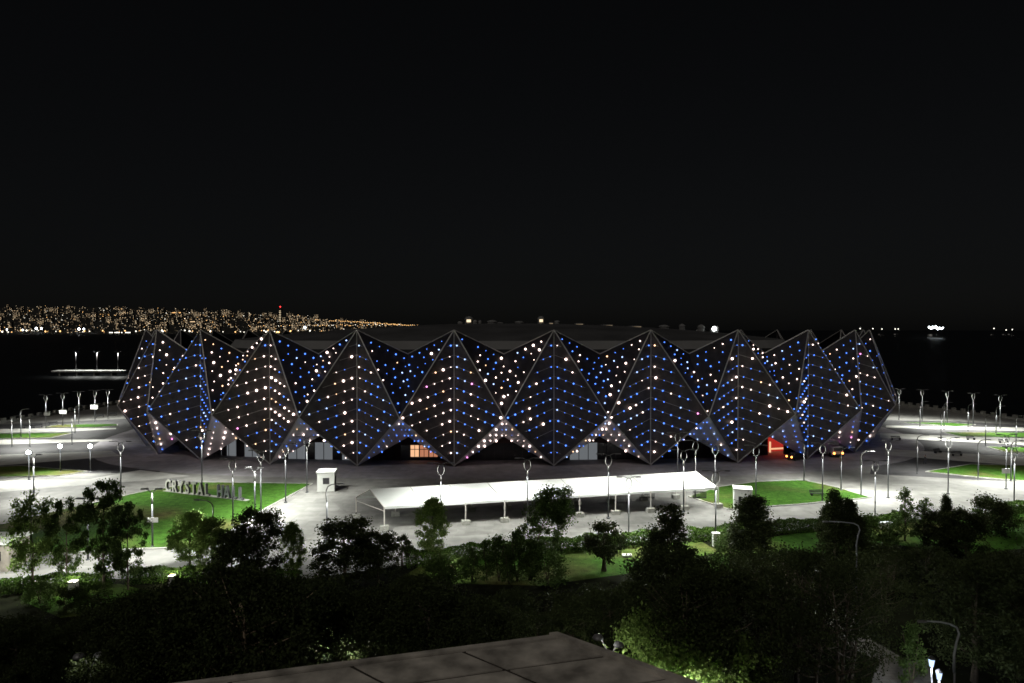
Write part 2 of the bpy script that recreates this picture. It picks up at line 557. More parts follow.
# valleys after module k: left half, right half
VW = {-7: (.2, .2), -6: (.3, .2), -5: (.6, .3), -4: (.95, .85), -3: (.1, .85), -2: (.12, .06), -1: (.55, .8), 0: (.06, .6), 1: (.45, .08),
      2: (.45, .45), 3: (.12, .2), 4: (.3, .1), 5: (.1, .1), 6: (.1, .1)}
SW = {-7: .2, -6: .1, -5: .8, -4: .95, -3: .5, -2: .08, -1: .8, 0: .75, 1: .05, 2: .1, 3: .3, 4: .15, 5: .1, 6: .1}
OFF_C, OFF_V, OFF_P = 6.0, -3.5, -4.0
dt = 2 * PI / NM
for k in range(-15, 15):
    t = T0 + k * dt
    vis = -7 <= k <= 6
    A, B = at3(plan(t), ZA), at3(plan(t), 0.05)
    CL, CR = at3(plan(t - dt / 2, OFF_C), ZC), at3(plan(t + dt / 2, OFF_C), ZC)
    VR = at3(plan(t + dt / 2, OFF_V), ZV)
    VL = at3(plan(t - dt / 2, OFF_V), ZV)
    PR = at3(plan(t + dt / 2, OFF_P), ZP)
    A2, B2 = at3(plan(t + dt), ZA), at3(plan(t + dt), 0.05)
    rad = at3(plan(t, 1) - plan(t), 0)
    radR = at3(plan(t + dt / 2, 1) - plan(t + dt / 2), 0)
    # diamond: two leaves meeting at the upright line A-B
    b = MB()
    b.face([A, CL, B], M['mesh'])
    b.face([A, B, CR], M['mesh'])
    dmb = b
    b = MB()
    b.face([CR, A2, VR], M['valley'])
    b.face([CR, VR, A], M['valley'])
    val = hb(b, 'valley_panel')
    b = MB()
    b.face([CR, PR, B2], M['soffit'])
    b.face([CR, B, PR], M['soffit'])
    sof = hb(b, 'soffit_panel')
    b = MB()
    e = rad * 0.12
    b.tube([A + e, B + e], 0.085, M['frame'], 6)
    for q in (CL, CR):
        b.tube([A + e, q + e, B + e], 0.115, M['frame'], 6)
    for q in (VL, VR):
        b.tube([A, q], 0.12, M['frame'], 6)
    hb(b, 'edge_frame')
    if not vis:
        hb(dmb, 'crystal_panel')
        continue
    dia, net = [None], dmb
    for side, C in ((0, CL), (1, CR)):
        n = outward((A - B).cross(C - B), rad)
        base_pt = Vector((A.x, A.y, ZC))
        Lh = (C - base_pt).length
        d = (C - (base_pt + Vector((0, 0, 0.29 * Lh)))).normalized()
        z = 23.3
        row = 0
        while z > 2.2:
            s0 = Vector((A.x, A.y, z)) + n * 0.3
            last = None
            s = 0.9 + (row % 2) * 0.25
            cnt = 0
            while s < 20:
                p = s0 + d * s
                if not tri_in(p - n * 0.3, A, B, C):
                    break
                th = 0 if z > 17.5 else (1 if z > 9 else 2)
                if rl.random() > 0.06:
                    bulb(dia, p, CW[k][side][th], 0.01)
                last = p
                s += 1.66 if k > -6 else 1.5
                cnt += 1
            if last is not None:
                net.tube([s0 - n * .18, last + d * 0.7 - n * .18], 0.035, M['cable'], 3)
            z -= 2.04
            row += 1
    dia[0] = hb(net, 'crystal_panel')
    for side, q in ((0, A), (1, A2)):
        n = outward((q - CR).cross(VR - CR), radR)
        d = (q - VR).normalized()
        Lf = (VR - CR).length
        u = 0.9
        row = 0
        while u < Lf:
            s0 = CR + (VR - CR) * (u / Lf) + n * 0.3
            s = (1.0 if side else 0.25) + (row % 2) * 0.5
            while s < 20:
                p = s0 + d * s
                if tri_in(p - n * 0.3, CR, q, VR):
                    if rl.random() > 0.1:
                        bulb([val], p, VW[k][side])
                elif s > 3:
                    break
                s += 1.75
            u += 1.75
            row += 1
    for side, q in ((0, B), (1, B2)):
        n = (q - CR).cross(PR - CR).normalized()
        if n.z > 0:
            n = -n
        d = (q - CR).normalized()
        dn = (PR - CR)
        for i, fr in enumerate((0.12, 0.42, 0.74)):
            s = 0.8
            while s < 16:
                p = CR + dn * fr + d * s + n * 0.25
                if tri_in(p - n * 0.25, CR, q, PR):
                    bulb([sof], p, SW[k], 0.2 if k == 3 else 0.02, .85)
                s += 1.75

# the hundred lights that show largest are parts, the others one mass
BULBS.sort(key=lambda q: -q[0])
for _, r_, m_, p_, pan in BULBS[:100]:
    b = MB()
    b.ball(p_, r_, M[m_], 4, 8)
    hb(b, 'light_bulb', pan[0])
b = MB()
for _, r_, m_, p_, pan in BULBS[100:]:
    if r_ > .17:
        b.ball(p_, r_, M[m_])
    else:
        b.octa(p_, r_ * 1.12, M[m_])
tag(hb(b, 'small_lights'), kind='stuff')

# inner body, entrance walls, roof
b = MB()
ring = [plan(2 * PI * i / 120, -9.5) for i in range(120)]
for i in range(120):
    j = (i + 1) % 120
    b.face([at3(ring[i], 0), at3(ring[j], 0), at3(ring[j], 20.8), at3(ring[i], 20.8)], M['body'])
hb(b, 'inner_wall')
for k in range(-7, 7):
    t = T0 + (k + .5) * dt
    c, n2 = plan(t, -6.2), (plan(t, 1) - plan(t))
    tg = Vector((-n2.y, n2.x))
    if tg.x < 0:
        tg = -tg
    kind = {-5: 'glass', -4: 'pale', -3: 'pale', -2: 'warm', -1: 'glass', 0: 'paleglass', 1: 'dark', 2: 'red', 3: 'dark'}.get(k, 'glass')
    ang = math.atan2(tg.y, tg.x)
    wd = 15.0
    if kind == 'red':
        c = c + tg * 4.6
    b = MB()
    if kind == 'red':
        b.box((c.x - tg.x * 4.6, c.y - tg.y * 4.6, 2.6), (5.6, 0.3, 5.2), M['body'], ang)
        b.box((c.x + tg.x * 6.6, c.y + tg.y * 6.6, 2.6), (2.4, 0.3, 5.2), M['body'], ang)
        b.box((c.x + tg.x * 1.8, c.y + tg.y * 1.8, 4.45), (7.2, 0.3, 1.5), M['body'], ang)
    else:
        b.box((c.x, c.y, 2.6), (wd, 0.3, 5.2), M['body'], ang)
    for q in range(9):
        f = -wd / 2 + wd * q / 8
        if kind == 'red' and -2 < f < 5.5:
            continue
        b.box((c.x + tg.x * f + n2.x * .2, c.y + tg.y * f + n2.y * .2, 2.6), (0.12, 0.16, 5.2), M['dark'], ang)
    ew = hb(b, 'entrance_wall')
    for q in range(8):
        f = -wd / 2 + wd * (q + .5) / 8
        m = M['glass']
        h0 = 3.4
        if kind == 'pale' and q not in (2, 5):
            m = M['panelglow']
        if kind == 'paleglass' and q in (1, 2, 3):
            m = M['panelglow']
        if kind == 'warm':
            m = M['warmwin'] if q == 4 else (M['warmdim'] if q in (5, 6) else M['glass'])
            h0 = 3.0
            if q < 3:
                continue
        if kind in ('red',):
            continue
        if kind == 'dark' and q > 2:
            continue
        pb = MB()
        pb.box((c.x + tg.x * f + n2.x * .19, c.y + tg.y * f + n2.y * .19, h0 / 2), (wd / 8 - .14, 0.06, h0), m, ang)
        if kind == 'warm' and q >= 4:
            for fx, fw, fz, fh in ((f, .1, 1.5, 3.0), (f - wd / 16, .22, 1.5, 3.0), (f, wd / 8, 2.2, .12), (f, wd / 8, .35, .7)):
                pb.box((c.x + tg.x * fx + n2.x * .27, c.y + tg.y * fx + n2.y * .27, fz), (fw, .07, fh), M['dark'], ang)
        hb(pb, 'door_panel', ew)
    if kind == 'red':
        c3 = plan(t, -9.2) + tg * 4.6
        pb = MB()
        pb.box((c3.x + tg.x * 1.8, c3.y + tg.y * 1.8, 1.85), (7.2, .12, 3.7), M['redglow'], ang)  # back wall glows to stand for the red light on it
        hb(pb, 'lit_wall', ew)
        pb = MB()
        pb.box((c3.x + tg.x * 0.3 + n2.x * 1.0, c3.y + tg.y * .3 + n2.y * 1.0, 1.0), (0.25, .3, 2.6), M['warmwin'], ang)
        pb.box((c3.x + tg.x * 2.3 + n2.x * 1.0, c3.y + tg.y * 2.3 + n2.y * 1.0, .75), (3.4, .3, .3), M['warmwin'], ang)
        hb(pb, 'counter', ew)
        pl = bpy.data.lights.new('entrance_light', 'POINT')
        pl.energy, pl.color, pl.shadow_soft_size = 260, (1, .08, .05), .4
        po = bpy.data.objects.new('entrance_light', pl)
        col.objects.link(po)
        po.parent = ew
        po.location = Vector((c.x + tg.x * 2 - n2.x * 1.2, c.y + tg.y * 2 - n2.y * 1.2, 3.2)) - HO


def ring_at(f, z, n=96):
    return [at3(CEN + (plan(2 * PI * i / n) - CEN) * f, z) for i in range(n)]


def band(b, r0, r1, m):
    n = len(r0)
    for i in range(n):
        j = (i + 1) % n
        b.face([r0[i], r0[j], r1[j], r1[i]], m)


FD = 0.80
b = MB()
band(b, [at3(plan(2 * PI * i / 96, -3.5), 20.9) for i in range(96)], ring_at(FD, 21.0), M['deck'])
hb(b, 'roof_deck')
b = MB()
band(b, ring_at(FD, 21.0), ring_at(FD, 22.0), M['deck'])
band(b, ring_at(FD, 22.0), ring_at(FD - .015, 23.75), M['fascia'])
hb(b, 'roof_fascia')
b = MB()
fs = [FD - .015, .7, .6, .5, .4, .3, .2, .1, .004]


def dome_z(f):
    return 23.75 + 4.0 * (1 - (f / (FD - .015)) ** 2)


for f0, f1 in zip(fs[:-1], fs[1:]):
    band(b, ring_at(f0, dome_z(f0) if f0 < .78 else 23.75), ring_at(f1, dome_z(f1)), M['dome'])
hb(b, 'roof_dome', smooth=False)
for px, lit, w, h in ((460, 0, 1.2, 1.0), (469, 1, 2.2, 2.3), (475, 0, 1.2, 1.3), (480, 0, .8, 1.2), (492, 0, 2.4, 1.2), (500, 0, 1.6, .6), (519, 0, 2.2, .9), (541, 1, 1.8, 2.3),
                      (551, 2, 1.3, .7), (557, 0, 1.4, 1.2), (579, 2, 2.6, .6), (607, 2, 3.4, .5), (635, 2, 3.6, .5), (664, 0, 2.6, 1.2), (682, 0, 1.6, 1.8), (701, 0, 1.8, 2.0), (713, 3, 1.6, 1.4), (717, 0, 1, 2.0)):
    D = 183.0
    X = (px - 512) / F_ * D
    f = abs(X) / 91.0
    z = dome_z(min(f, .78)) - 0.25
    b = MB()
    b.lathe((X, D, z), [(w * .5, 0), (w * .5, h * .55), (w * .56, h * .58), (w * .5, h * .75), (w * .3, h * .93), (w * .05, h)], M['fascia'], 10)
    v = hb(b, 'roof_vent')
    if lit:
        b = MB()
        if lit == 1:
            b.box((X, D - w * .5 - .1, z + h * .45), (w * .5, .1, h * .3), M['cw2'])
        elif lit == 2:
            b.box((X, D - w * .5 - .1, z + h * .35), (w * .7, .1, h * .35), M['cw3'])
        else:
            b.ball((X, D - 1.1, z + h * .8), .62, M['lens'], 4, 8)
        hb(b, 'lamp', v)

# ------------------------------------------------------------------ street lamps
def lamp_light(root, loc, energy, size=150, aim=None, color=(0.98, 1.0, 0.93)):
    d = bpy.data.lights.new('lamp_light', 'SPOT')
    d.energy, d.color, d.spot_size, d.spot_blend, d.shadow_soft_size = energy, color, R(size), 0.7, 0.25
    o = bpy.data.objects.new('lamp_light', d)
    col.objects.link(o)
    o.parent = root
    o.location = loc
    if aim is not None:
        o.rotation_euler = Vector(aim).to_track_quat('-Z', 'Y').to_euler()
    return o


def part(mb, name, parent, smooth=True):
    return mb.build(name, parent, None, smooth)


def head_mb(c, rz, m_lens=None, big=1.0):
    b = MB()
    b.box((c[0], c[1], c[2]), (.75 * big, .3 * big, .13 * big), M['head'], rz, 0.8)
    b.face([(c[0] + x * .28 * big, c[1] + y * .1 * big, c[2] - .068 * big) for x, y in ((-1, -1), (-1, 1), (1, 1), (1, -1))], m_lens or M['lens'])
    return b


def proto_loop():
    r = thing('street_lamp', (0, 0, 0), None, None)
    b = MB()
    b.lathe((0, 0, 0), [(.26, 0), (.26, .12), (.14, .2)], M['post'], 10)
    b.tube([(0, 0, .15), (0, 0, 6.6)], [.1, .075], M['post'], 10)
    part(b, 'post', r)
    b = MB()
    b.tube([(0, 0, 6.55), (0, 0, 7.3)], [.09, .08], M['postw'], 10)
    part(b, 'collar', r)
    b = MB()
    b.tube([(.42 * math.sin(a), 0, 8.02 - .74 * math.cos(a)) for a in [2 * PI * i / 20 for i in range(20)]], .055, M['postw'], 6, True)
    part(b, 'loop', r)
    for s in (-1, 1):
        b = MB()
        b.tube([(s * .1, 0, 8.7), (s * .5, 0, 8.92), (s * .85, 0, 9.0), (s * 1.1, 0, 8.97)], .045, M['head'], 6)
        a = part(b, 'arm', r)
        part(head_mb((s * 1.35, 0, 8.95), 0), 'lamp_head', a, False)
    return r


def proto_curve():
    r = thing('street_lamp', (0, 0, 0), None, None)
    b = MB()
    b.lathe((0, 0, 0), [(.22, 0), (.22, .1), (.12, .18)], M['post'], 10)
    b.tube([(0, 0, .15), (0, 0, 4.8)], [.1, .085], M['post'], 10)
    part(b, 'post', r)
    b = MB()
    b.tube([(0, 0, 4.75), (-.06, 0, 5.6), (-.05, 0, 6.2), (.15, 0, 6.65), (.6, 0, 6.9), (1.4, 0, 7.0)], [.09, .085, .08, .075, .07, .06], M['postw'], 8)
    a = part(b, 'arm', r)
    part(head_mb((1.75, 0, 7.0), 0), 'lamp_head', a, False)
    return r


def proto_twin():
    r = thing('street_lamp', (0, 0, 0), None, None)
    b = MB()
    b.lathe((0, 0, 0), [(.22, 0), (.22, .1), (.12, .18)], M['post'], 10)
    b.tube([(0, 0, .15), (0, 0, 5.2)], [.11, .09], M['post'], 10)
    part(b, 'post', r)
    b = MB()
    b.tube([(0, 0, 5.15), (0, 0, 6.6)], [.1, .09], M['postw'], 10)
    part(b, 'collar', r)
    for s in (-1, 1):
        b = MB()
        b.tube([(0, 0, 6.45), (s * .35, 0, 6.75), (s * .6, 0, 6.95)], .05, M['head'], 6)
        a = part(b, 'arm', r)
        part(head_mb((s * .85, 0, 7.0), 0, None, 1.25), 'lamp_head', a, False)
    return r


def proto_flood():
    """low post whose lamp faces the viewer"""
    r = thing('floodlight_post', (0, 0, 0), None, None)
    b = MB()
    b.lathe((0, 0, 0), [(.2, 0), (.2, .1), (.1, .18)], M['post'], 10)
    b.tube([(0, 0, .15), (0, 0, 4.5)], [.09, .07], M['post'], 8)
    part(b, 'post', r)
    b = MB()
    b.box((0, 0.12, 4.75), (.62, .22, .5), M['head'])
    h = part(b, 'lamp_head', r, False)
    b = MB()
    b.ball((0, -.08, 4.75), .36, M['lensw'], 5, 10)
    part(b, 'lens', h)
    return r


PROTO = {}
LAMP_H = {'loop': 9.0, 'curve': 7.0, 'twin': 7.0, 'flood': 4.8}
LOOPG, CURVEG, TWING, FLOODG = 'loop headed street lamps', 'curved arm street lamps', 'twin headed street lamps', 'glaring floodlight posts'
GRP = {'loop': LOOPG, 'curve': CURVEG, 'twin': TWING, 'flood': FLOODG}
E0 = 4700.0


def street_lamp(kind, px, ybase, label, e=1.0, h=None, rz=0.0):
    if kind not in PROTO:
        o = {'loop': proto_loop, 'curve': proto_curve, 'twin': proto_twin, 'flood': proto_flood}[kind]()
        PROTO[kind] = o
        children(o)
        for c in children(o):
            children(c)
    else:
        o = copy_tree(PROTO[kind])
    p = ground_at(px, ybase)
    o.location = p
    s = (h or LAMP_H[kind]) / LAMP_H[kind]
    o.scale = (s, s, s)
    o.rotation_euler = (0, 0, rz)
    tag(o, label, 'street lamp' if kind != 'flood' else 'floodlight', GRP[kind])
    if e > 0:
        if kind == 'loop':
            for sx in (-1, 1):
                lamp_light(o, (sx * 1.35, 0, 8.78), E0 * e * .5, 150, (0, -.75, -1) if 'at the hedge' in label else None)
        elif kind == 'curve':
            lamp_light(o, (1.75, 0, 6.82), E0 * e)
        elif kind == 'twin':
            for sx in (-1, 1):
                lamp_light(o, (sx * .85, 0, 6.8), E0 * e * .5)
        else:
            lamp_light(o, (0, -.65, 4.7), E0 * e, 160, (0, -1, -.9))
    return o


LAMPS = [
    # far promenade, left
    ('loop', 46, 428.5, 'loop headed lamp on the left promenade, first of its row from the photo edge', 1.49),
    ('loop', 63, 426, 'loop headed lamp on the left promenade, second of its row from the photo edge', 1.49),
    ('loop', 79, 423.5, 'loop headed lamp on the left promenade, third of its row from the photo edge', 1.49),
    ('loop', 95, 421.6, 'loop headed lamp on the left promenade beside the narrow lawn, fourth of its row', 1.49),
    ('loop', 108, 420.5, 'loop headed lamp on the left promenade, last before the arena corner', 1.49),
    ('curve', 75, 433, 'curved lamp at the pointed tip of the second left lawn strip', 1.79),
    ('curve', 21, 438, 'curved lamp standing in the second left lawn strip', 1.79),
    ('curve', 30, 447, 'curved lamp on the pale road left of the arena, above the nearest floodlight post', 1.79),
    ('curve', 12, 447, 'curved lamp on the pale road at the far left, below the second lawn strip', 1.79),
    ('curve', 72, 444.5, 'curved lamp on the pale road between the second lawn strip and the floodlights', 1.49),
    ('loop', 121, 499.5, 'loop headed lamp on the open plaza beyond the big left trees', 1.43),
    ('twin', 34, 500, 'twin headed lamp on the plaza above the left tree tops', 1.43),
    ('loop', 202, 483, 'loop headed lamp on the upper lawn edge behind the freestanding letters', 1.5),
    ('twin', 152.5, 547, 'twin headed lamp with a white notice panel on its post, at the lawn foot', 1.2),
    ('loop', 233, 526, 'loop headed lamp on the lawn edge behind the dark round tree', 1.1),
    ('twin', 255, 518, 'short twin headed lamp with two glowing heads on the lawn edge', 1.2),
    ('loop', 261, 513, 'loop headed lamp on the lawn edge, right behind the glowing twin lamp', 1.0),
    ('loop', 285.7, 502.7, 'loop headed lamp half way up the right lawn edge', 1.5),
    ('loop', 307, 492.5, 'loop headed lamp at the upper lawn corner beside the guard booth', 1.4),
    ('curve', 327, 540, 'curved lamp below the guard booth, rising behind the willow like tree', 1.2),
    ('twin', 88, 560, 'twin headed lamp standing between the big left trees', 0.7),
    ('curve', 213, 562, 'pale curved lamp rising behind the bright green tree on the lawn', 1.5, None, PI),
    ('curve', -22, 588, 'curved lamp at the left photo edge beside the brown pavilion', 1.1),
    # along the tent
    ('loop', 441, 532, 'loop headed lamp in front of the tent behind the feathery tree', 1.45),
    ('loop', 527.5, 525, 'loop headed lamp in front of the tent behind the tall leaning tree', 1.15),
    ('loop', 608.4, 518.5, 'loop headed lamp close in front of the tent, between two block footed posts', 1.15),
    ('loop', 628.7, 540, 'slim loop headed lamp at the hedge right of the small round tree', 2.6, 7.9),
    ('loop', 683.5, 512, 'loop headed lamp in front of the tent near its right end', 1.15),
    ('loop', 695.3, 498, 'loop headed lamp rising behind the right half of the tent roof', 0.9),
    ('loop', 677.5, 486, 'loop headed lamp behind the tent, close to the arena foot', 0.7),
    ('loop', 715, 503.5, 'tall loop headed lamp at the right end of the tent', 1.0),
    ('loop', 715.6, 544, 'loop headed lamp at the hedge with a white cabinet at its foot', 1.9),
    ('loop', 755.8, 505.5, 'loop headed lamp on the right lawn beside the white cube kiosk', 0.8),
    # right plaza
    ('curve', 804, 481, 'curved lamp at the upper corner of the right lawn', 1.0, None, PI),
    ('loop', 822.4, 502, 'loop headed lamp on the lower edge of the right lawn', 1.1),
    ('curve', 841, 490.5, 'dim curved lamp at the pointed right lawn, between two brighter ones', 0.6),
    ('curve', 861, 495.5, 'pale curved lamp at the tip of the right lawn', 1.2),
    ('loop', 875, 521, 'dark loop headed lamp at the hedge behind the cypress clump', 1.2, 8.3),
    ('loop', 888, 498, 'loop headed lamp on the open pavement right of the lawn tip', 1.5),
    ('curve', 917, 473.5, 'curved lamp at the near tip of the large right lawn strip', 1.37),
    ('loop', 948, 494, 'tall loop headed lamp on the main pale road behind the slender tree', 1.7),
    ('curve', 978, 480, 'curved lamp on the large right lawn strip, left of the white sign', 1.37),
    ('loop', 1006, 489, 'loop headed lamp with a white sign on its post at the right', 1.7),
    ('loop', 1014, 508, 'loop headed lamp at the hedge by the right photo edge', 1.6),
    ('curve', 1011, 481.5, 'pale curved lamp just behind the white sign at the right', 1.7),
    # far promenade, right
    ('loop', 899, 419.5, 'loop headed lamp on the right promenade, nearest the arena corner', 1.49),
    ('loop', 922, 421, 'loop headed lamp on the right promenade, second from the arena corner', 1.49),
    ('loop', 947, 423, 'loop headed lamp on the right promenade, third from the arena corner', 1.49),
    ('loop', 973, 426, 'loop headed lamp on the right promenade, fourth from the arena corner', 1.49),
    ('loop', 1000, 429, 'loop headed lamp on the right promenade, fifth from the arena corner', 1.49),
    ('curve', 920, 427.5, 'curved lamp in the far right lawn strip, nearest the arena', 1.79),
    ('curve', 944, 429, 'curved lamp with a glowing head in the far right lawn strip', 1.79),
    ('curve', 968, 431, 'curved lamp on the far right road, directly right of a glowing one', 1.79),
    ('curve', 996, 434, 'curved lamp at the second far right lawn strip', 1.79),
    ('curve', 941, 440.5, 'curved lamp on the second far right road, nearest the arena', 1.64),
    ('curve', 985.5, 446, 'dark curved lamp at the tip of the third far right lawn strip', 1.79),
    ('curve', 1016, 447, 'curved lamp in the third far right lawn strip by the photo edge', 1.79),
    ('flood', 29, 480, 'glaring floodlight post on the left plaza, leftmost of three', 1.2),
    ('flood', 60.5, 472, 'glaring floodlight post on the left plaza, middle of three', 1.2),
    ('flood', 90.5, 472, 'glaring floodlight post on the left plaza, nearest the arena', 1.2),
]
for a in LAMPS:
    street_lamp(*a)
# white notice panels on posts
for px, py, base, w, h, lab in ((152.5, 520, 547, 1.3, .55, 'white notice panel fixed to the twin headed lamp at the lawn foot'),
                                (63, 412, 426, 2.0, 1.0, 'white sign panel on the second promenade lamp at the left'),
                                (94, 407, 421.6, 2.0, 1.2, 'white sign panel on the fourth promenade lamp at the left'),
                                (47, 414, 428.5, 1.6, .8, 'white sign panel on the first promenade lamp at the left'),
                                (1006, 471, 489, 1.3, .8, 'white stepped sign panel on a lamp post at the right')):
    D = ground_at(px, base).y - .25
    p = depth_at(px, py, D)
    r = thing('sign_panel', (p.x, p.y, p.z - h / 2), lab, 'sign', 'white panels on lamp posts')
    b = MB()
    b.box((0, 0, h / 2), (w, .06, h), M['white'])
    part(b, 'panel', r, False)
    b = MB()
    for s in (-.3, .3):
        b.box((0, .1, h / 2 + s * h), (.18, .14, .05), M['head'])
    part(b, 'bracket', r, False)

# ------------------------------------------------------------------ tent
fl, fr_ = Vector((-16.6, 88.4, 0)), Vector((30.2, 99.6, 0))
hv = Vector((-2.45, 2.75, 0))
tent = thing('tent', fl, 'long white gabled tent on block footed posts in front of the arena', 'tent')
ZE, ZR = 3.0, 4.72
NB = 9
b = MB()
for i in range(NB):
    a0, a1 = fl.lerp(fr_, i / NB), fl.lerp(fr_, (i + 1) / NB)
    sag = 0.05
    for s0, s1 in ((0, 1), (2, 1)):
        n = 5
        for q in range(n):
            u0, u1 = q / n, (q + 1) / n

            def pt(a, u):
                w = s0 + (s1 - s0) * u
                return a + hv * w + Vector((0, 0, ZE + (ZR - ZE) * u - .10 * math.sin(PI * u)))
            mid = a0.lerp(a1, .5)
            for (x0, x1, z0, z1) in ((a0, mid, 0, sag), (mid, a1, sag, 0)):
                k0, k1 = math.sin(PI * u0), math.sin(PI * u1)
                b.face([pt(x0, u0) - Vector((0, 0, z0 * k0)), pt(x1, u0) - Vector((0, 0, z1 * k0)),
                        pt(x1, u1) - Vector((0, 0, z1 * k1)), pt(x0, u1) - Vector((0, 0, z0 * k1))], M['tent'])
    if i:
        for w in (0, 2):
            b.tube([a0 + hv * (w + (1 - w) * u) + Vector((0, 0, ZE + (ZR - ZE) * u - .10 * math.sin(PI * u) + .01)) for u in (0, .25, .5, .75, 1)], .035, M['concrete'], 4)
    # valance below the eaves
    for w in (0, 2):
        o_ = hv * w + (hv * -.01 if w == 0 else hv * .01)
        b.face([a0 + o_ + Vector((0, 0, ZE)), a1 + o_ + Vector((0, 0, ZE)), a1 + o_ + Vector((0, 0, ZE - .28)), a0 + o_ + Vector((0, 0, ZE - .28))], M['tent'])
b.build('roof', tent, fl)
for i in range(NB + 1):
    a0 = fl.lerp(fr_, i / NB)
    b = MB()
    up = Vector((0, 0, .03))
    b.tube([a0 + Vector((0, 0, ZE - .05)), a0 + hv + Vector((0, 0, ZR - .07)), a0 + hv * 2 + Vector((0, 0, ZE - .05))], .05, M['tentpost'], 6)
    b.build('rafter', tent, fl)
    for w in (0, 2):
        q = a0 + hv * w
        b = MB()
        b.tube([q + Vector((0, 0, .0)), q + Vector((0, 0, ZE - .04))], .075, M['tentpost'], 6)
        po = b.build('post', tent, fl)
        b = MB()
        b.box((q.x, q.y, .3), (1.15, .8, .58), M['concrete'], .2, .96)
        b.build('ballast_block', po, fl)
    if i in (0, NB):
        b = MB()
        b.tube([a0 + Vector((0, 0, ZE - .55)), a0 + hv * 2 + Vector((0, 0, ZE - .55))], .035, M['tentpost'], 6)
        b.build('tie_bar', tent, fl)

# things stored under the tent
for px, py, lab in ((648, 499, 'dark stack of crowd barriers standing under the tent'), (622, 503, 'low dark pile of folded barriers under the tent middle'),
                    (700, 499, 'upright dark barrier panel under the right end of the tent')):
    p = ground_at(px, py)
    r = thing('barrier', p, lab, 'barrier')
    b = MB()
    n = 3 if px != 622 else 1
    for q in range(n):
        y = q * .25
        b.tube([(-1, y, .15), (-1, y, 1.05), (1, y, 1.05), (1, y, .15)], .035, M['dark'], 6, True)
    part(b, 'frame', r)
    b = MB()
    for q in range(n):
        for i in range(9):
            x = -.8 + .2 * i
            b.box((x, q * .25, .6), (.03, .03, .9), M['dark'])
    part(b, 'bars', r, False)
    for s in (-1, 1):
        b = MB()
        b.box((s * .7, .2, .08), (.08, .9, .12), M['dark'])
        part(b, 'foot', r, False)

# ------------------------------------------------------------------ booths and boxes
p = ground_at(327, 490)
r = thing('guard_booth', p, 'pale guard booth with a square window on the pavement by the left lawn', 'booth', rz=.12)
b = MB(); b.box((0, 0, 1.55), (2.7, 2.6, 3.0), M['white']); part(b, 'wall', r, False)
b = MB(); b.box((0, 0, 3.14), (3.0, 2.9, .18), M['white']); part(b, 'roof', r, False)
b = MB(); b.box((.05, -1.32, 1.75), (1.0, .06, 1.0), M['dark']); fo = part(b, 'window', r, False)
b = MB(); b.box((.05, -1.36, 1.75), (.8, .03, .8), M['glass']); part(b, 'pane', fo, False)
b = MB(); b.box((1.36, .1, 1.15), (.06, 1.0, 2.1), M['dark']); part(b, 'door', r, False)
b = MB(); b.box((0, 0, .03), (3.0, 2.9, .08), M['concrete']); part(b, 'base', r, False)
p = ground_at(742.5, 508)
r = thing('kiosk', p, 'white cube kiosk with a narrow window on the right lawn edge', 'kiosk', rz=-.25)
b = MB(); b.box((0, 0, 1.45), (2.5, 2.3, 2.9), M['white']); part(b, 'wall', r, False)
b = MB(); b.box((0, 0, 2.96), (2.65, 2.45, .12), M['white']); part(b, 'roof', r, False)
b = MB(); b.box((-.45, -1.17, 1.55), (.4, .05, .8), M['dark']); part(b, 'window', r, False)
b = MB(); b.box((.55, -1.17, 1.1), (.85, .05, 2.0), M['panel']); d_ = part(b, 'door', r, False)
b = MB(); b.box((.25, -1.22, 1.1), (.06, .06, .2), M['dark']); part(b, 'handle', d_, False)
p = ground_at(-14, 567)
r = thing('pavilion', p, 'low brown pavilion with a bright white roof slab at the left photo edge', 'pavilion', rz=.08)
b = MB(); b.box((0, 0, 1.5), (7.0, 3.6, 3.0), M['bwall']); part(b, 'wall', r, False)
b = MB(); b.box((0, 0, 3.13), (7.5, 4.2, .25), M['white']); part(b, 'roof', r, False)
for x in (-2.4, -1, .6, 2.3):
    b = MB(); b.box((x, -1.83, 1.7), (.8, .06, 1.0), M['glass']); part(b, 'window', r, False)
for px, py, w, h, lab, nm in ((716, 546, .8, 1.5, 'narrow white cabinet at the foot of the hedge lamp', 'cabinet'), (885, 528, 1.6, .7, 'low pale box in the hedge gap right of the cypress clump', 'utility_box'),
                              (73.5, 593, .7, 1.1, 'white box bollard with a warm light on top among the left trees', 'light_bollard'), (172, 586, .5, 1.0, 'added white light bollard at the foot of the bright yellow green tree', 'light_bollard'), (452, 577, .5, 1.0, 'added white light bollard on the lawn right of the feathery tree', 'light_bollard'), (627, 556.5, 1.0, .12, 'flat pale cover plate on the bright lawn by the round tree', 'cover_plate')):  # bollards by the yellow green and feathery trees are added to light the foliage
    p = ground_at(px, py)
    r = thing(nm, p, lab, nm.split('_')[-1])
    b = MB(); b.box((0, 0, h / 2 + .02), (w, .6, h), M['white'], 0, .97); part(b, 'body', r, False)
    b = MB(); b.box((0, 0, h + .07), (w * 1.1, .7, .08), M['concrete'] if nm == 'light_bollard' else M['white']); part(b, 'lid', r, False)
    if nm == 'cabinet':
        b = MB(); b.box((0, -.31, h * .55), (w * .7, .03, h * .7), M['panel']); part(b, 'door', r, False)
    if nm == 'light_bollard':
        b = MB(); b.box((0, 0, h + .16), (.3, .22, .09), M['bollard']); part(b, 'lamp', r, False)
        d = bpy.data.lights.new('lamp_light', 'POINT')
        d.energy, d.color, d.shadow_soft_size = 260, (1.0, .97, .84), .15
        o = bpy.data.objects.new('lamp_light', d)
        col.objects.link(o)
        o.parent = r
        o.location = (0, -.15, h + .55)

